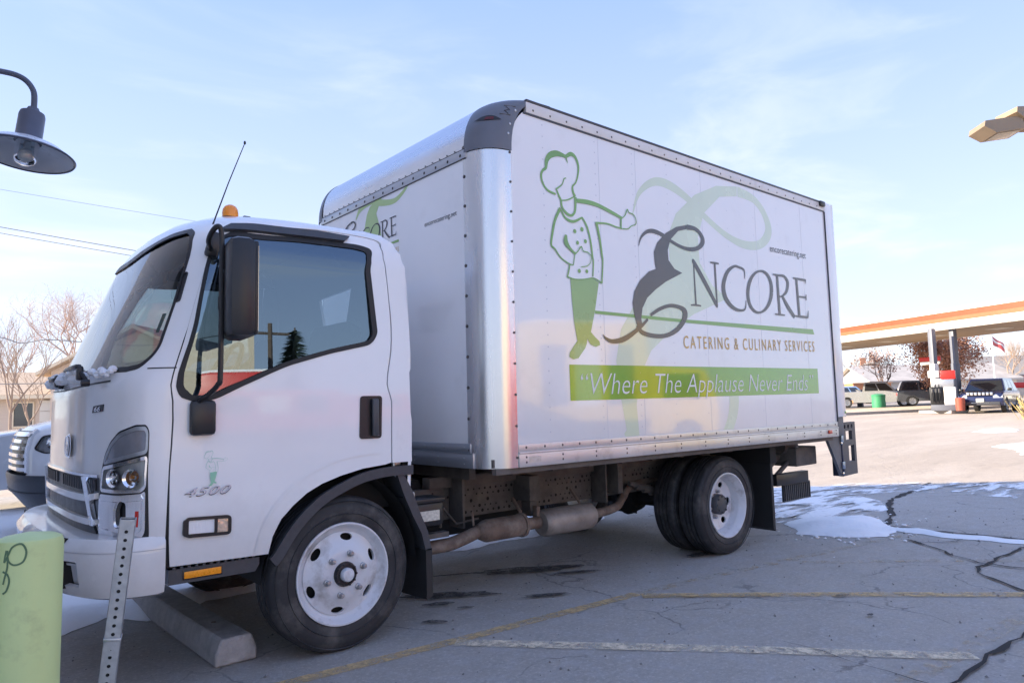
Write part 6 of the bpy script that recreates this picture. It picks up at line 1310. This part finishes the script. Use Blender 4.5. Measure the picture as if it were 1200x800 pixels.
# the low house on the left: a long brown roof slope with a cross gable
house('brown_house', 'low tan house with a long brown roof on the left', (2.8, 42.6, 0), hr, 11.0, 9.0, 2.37, 3.6, TAN, SHG, ((1.0, .9, 1.2, 1.0), (3.3, .9, .9, 1.1)), .45, trim=CRT)
t = house('gabled_wing', 'tan gable wing with cream barge boards rising behind the truck nose', (9.36, 36.6, 0), hr-pi/2, 9.0, 8.1, 3.5, 5.45, TAN, SHG, (), .45, trim=CRT)
TANW = M('garage_white', (.70, .66, .58), .7)
mb = MB()
for k in range(4): mb.span((.0, -.02, k*.52), (2.4, .02, k*.52+.50))
gd = mb.build('garage_door', TANW, None, 0); gd.location = (3.05, 36.35, .05); gd.rotation_euler = (0, 0, hr); tag(gd, 'cream panelled garage door under the brown roof', 'garage door')
GREYR = M('grey_shingle', (.30, .28, .26), .9, noise=(6, .2))
hd = atan2(-.648, .761)
house('white_house', 'white gabled house with a grey roof on the skyline right of the truck', (83.5, 32.0, .8), hd+pi/2-.3, 6, 5.0, 2.9, 4.3, WSD, GREYR, ((0, 1.2, .8, 1.0),), .35, chim=True)
house('low_house', 'long low white house with a snowy roof behind the parked cars', (77.5, 24.0, .85), hd, 14, 8, 2.0, 3.5, WSD, M('snowy_roof', (.44, .41, .38), .9, noise=(1.2, .18)), ((4.2, .9, 1.2, .5), (-3, .9, 1.2, .7)), .5)
house('tan_house', 'tan house with a pale roof at the right edge beyond the flagpole', (94, 20, .85), hd, 12, 8, 2.6, 4.6, TAN, GREYR, ((0, 1, 1.2, 1.0), (3, 1, 1.2, 1)), .5)
house('grey_house', 'small dark house beside the white gabled house', (92, 43.5, .8), hd+.4, 7, 6, 2.4, 4.4, M('dark_siding', (.16, .13, .12), .9), GREYR, (), .4)
t = thing('brick_shed', 'orange brick shed across the street, right behind the truck tail', 'shed', (67.3, 25.3, gz(67)), hd); OB = M('orange_brick', (.55, .235, .11), .85, noise=(5, .15))
mb = MB(); mb.span((-1.75, -1.5, 0), (1.75, 1.5, 1.75)); mb.build('wall', OB, t, 0); mb = MB(); mb.span((-1.85, -1.6, 1.75), (1.85, 1.6, 1.86)); mb.build('roof', M('shed_cap', (.62, .42, .28), .8), t, 0); mb = MB(); mb.span((-.5, -1.52, 0), (-.32, -1.49, 1.74)); mb.build('downpipe', CRT, t, 0)
t = thing('green_barrel', 'green barrel bin standing on the verge in front of the parked cars', 'bin', (49.2, 16.6, gz(49.2))); mb = MB(); mb.lathe([(0, 0), (.42, 0), (.44, .3), (.42, .55), (.44, .8), (.40, .85), (0, .86)], n=18); mb.build('drum', M('bin_green', (.05, .30, .14), .5, noise=(5, .1)), t); mb = MB(); mb.lathe([(.45, .82), (.46, .88), (.2, .95), (0, .96)], n=18); mb.build('lid', M('bin_lid', (.06, .33, .17), .5), t)
t = thing('dark_post_box', 'dark narrow cabinet standing left of the white pickup', 'cabinet', (51.6, 18.9, gz(51.6))); mb = MB(); mb.box((0, 0, .6), (.35, .35, 1.2), .04); mb.build('cabinet', COLG, t); mb = MB(); mb.box((0, 0, 1.23), (.42, .42, .06), .02); mb.build('lid', TRIM, t)
# overhead wires
WIRE = M('wire_grey', (.16, .16, .18), .7)
def wire(label, a, b, sag, r, pts=None):
    a, b = Vector(a or (0, 0, 0)), Vector(b or (0, 0, 0)); P = pts or [a.lerp(b, k/24)-Vector((0, 0, sag*4*(k/24)*(1-k/24))) for k in range(25)]
    mb = MB(); mb.tube(P, r, 5); tag(mb.build('overhead_wire', WIRE, None), label, 'wire', 'overhead wires')
wire('upper overhead wire crossing the sky at the left, above the cab roof', (-12, 42.5, 13.0), (20, 16.2, 4.8), .35, .016)
wire('lower overhead wire just under its twin at the left of the sky', (-12, 42.6, 12.72), (20, 16.4, 4.65), .35, .013)
wire('faint highest wire at the left of the sky', (-22, 62, 20.0), (40, 22, 8.0), .5, .010)
wire('slack black service line hanging in front of the bare trees', None, None, 0, .014, catmull([(-3.5, 22.9, 4.6), (-1.39, 21.17, 3.97), (.1, 19.96, 3.56), (.56, 19.59, 3.38), (1.11, 19.11, 3.46), (2.03, 18.34, 3.36), (4, 16.7, 3.3), (9, 13, 4.5)], 5))
wire('low dark wire running across the brown roof', (-6, 22.6, 2.25), (5, 13.4, 2.1), .02, .012)
wire('thin wire above the orange canopy fascia', (50, 29.8, 6.5), (82, 2.2, 10.6), .2, .018)
# ------------------------------------------------------------------ what stands behind the photographer and shows in the paint and glass
def van(name, label, loc, rz, col, L_=7.0, H_=2.9, W_=2.3):
    t = thing(name, label, 'truck', loc, rz); pm = M(name+'_paint', col, .35, noise=(2, .05), coat=.4)
    mb = MB(); mb.span((-L_/2, -W_/2, .85), (L_/2-1.9, W_/2, H_), .05); mb.build('cargo_body', pm, t)
    mb = MB(); mb.prism([(L_/2-1.85, .5), (L_/2, .5), (L_/2, 1.25), (L_/2-.35, 2.1), (L_/2-1.85, 2.2)], lambda q: (q[0], -W_/2+.1, q[1]), lambda q: (q[0], W_/2-.1, q[1])); mb.build('cab', pm, t, 25, fix=True)
    for s in (-1, 1): mb = MB(); mb.span((L_/2-1.5, s*(W_/2-.1)-.01, 1.35), (L_/2-.5, s*(W_/2-.1)+.01, 2.0)); mb.build('window', CARG, t, 0)
    mb = MB(); mb.prism([(L_/2+.012, 1.32), (L_/2+.012, 1.34), (L_/2-.30, 2.06), (L_/2-.32, 2.06)], lambda q: (q[0], -W_/2+.2, q[1]), lambda q: (q[0], W_/2-.2, q[1])); mb.build('windscreen', CARG, t, 0, fix=True)
    for k in range(3):
        x = -L_/2+.5+k*(L_-2.6)/3; mb = MB(); mb.span((x, W_/2, 1.25), (x+(L_-3.2)/3, W_/2+.012, H_-.55)); mb.build('side_hatch', TRIM if k != 1 else WHT, t, 0)
    mb = MB(); mb.span((-L_/2+.05, -W_/2+.06, H_), (L_/2-1.95, W_/2-.06, H_+.07), .03); mb.build('roof_snow', SNOWG, t)
    mb = MB(); mb.span((-L_/2+.1, -.5, .45), (L_/2-.2, .5, .84)); mb.build('frame', DARK, t, 0)
    for x in (L_/2-.9, -L_/2+1.4):
        for s in (-1, 1):
            w = node_at('wheel', t, (x, s*(W_/2-.16), .42)); mb = MB(); mb.lathe([(.26, -.11), (.40, -.12), (.42, -.09), (.42, .09), (.40, .12), (.26, .11)], axis='Y', n=22); mb.build('tyre', TY2, w); mb = MB(); mb.lathe([(.27, s*.10), (.1, s*.06), (0, s*.06)], axis='Y', n=22); mb.build('rim', RM2, w)
    return t
van('red_truck', 'red delivery truck parked in the sun across the lot, seen mirrored in the cab window', (6.0, -14.6, 0), radians(20), (.60, .03, .025), 5.2, 2.9)
van('red_truck', 'second red truck farther along, mirrored in the cab window behind the first', (13.2, -21.5, 0), radians(30), (.66, .035, .03), 8.0, 2.9)
van('yellow_truck', 'yellow box truck in the sun, mirrored in the glossy cargo box', (12.4, -10.7, 0), radians(30), (.82, .55, .03), 5.2, 3.3)
t = thing('cream_building', 'cream sunlit building far behind the photographer, mirrored in the cab window', 'building', (3.6, -33, 0), radians(5)); CRB = M('cream_stucco', (.66, .58, .44), .85, noise=(3, .05))
mb = MB(); mb.span((-6, -6, 0), (6, 6, 7.6)); mb.build('wall', CRB, t, 0); mb = MB(); mb.span((-6.15, -6.15, 7.6), (6.15, 6.15, 7.9)); mb.build('parapet', CRT, t, 0)
for x in (-4, -1.4, 1.4, 4): mb = MB(); mb.span((x-.6, 5.98, 1), (x+.6, 6.04, 2.6)); mb.build('window', CARG, t, 0)
t = thing('pine_tree', 'dark pine behind the photographer, mirrored in the cab window', 'tree', (18.2, -43.5, 0)); t.scale = (1.15, 1.15, 1.15); rng = random.Random(2); mb = MB(); mb.tube([(0, 0, 0), (0, 0, 8)], [.3, .05], 8); mb.build('trunk', BARK, t)
mb = MB()
for k in range(1500):
    h = 1.6+6.2*rng.random()**1.1; rad = (8.0-h)*.42*(.35+.65*rng.random()); a = rng.uniform(0, 2*pi); c = Vector((cos(a)*rad, sin(a)*rad, h-.15*rad)); d = Vector((cos(a), sin(a), -.25)).normalized()*.45; w = d.cross(Vector((0, 0, 1)))*.35+Vector((0, 0, .06))
    mb.quad(c-d*.4-w*.6, c+d, c-d*.4+w*.6)
tag(mb.build('crown', M('pine_needles', (.035, .06, .03), .8, noise=(2, .4)), t, 0), kind='stuff')
t = thing('utility_pole', 'wooden utility pole behind the photographer, mirrored in the cab window', 'utility pole', (13.5, -36, 0)); t.scale = (1.15, 1.15, 1.15); mb = MB(); mb.tube([(0, 0, 0), (0, 0, 7.0)], [.16, .11], 8); mb.build('pole', BARK, t); mb = MB(); mb.box((0, 0, 6.5), (1.9, .1, .12)); mb.build('cross_arm', BARK, t)
for k, (x, y, h, lab) in enumerate(((28, -52, 6, 'bare tree far behind the photographer, left of the pine in the mirrored view'), (2.5, -50, 6.5, 'bare tree behind the cream building'), (36, -40, 6.0, 'bare tree mirrored at the right of the cab window'))): bare_tree(lab, (x, y, 0), h, 80+k, 4, BARK, .6)
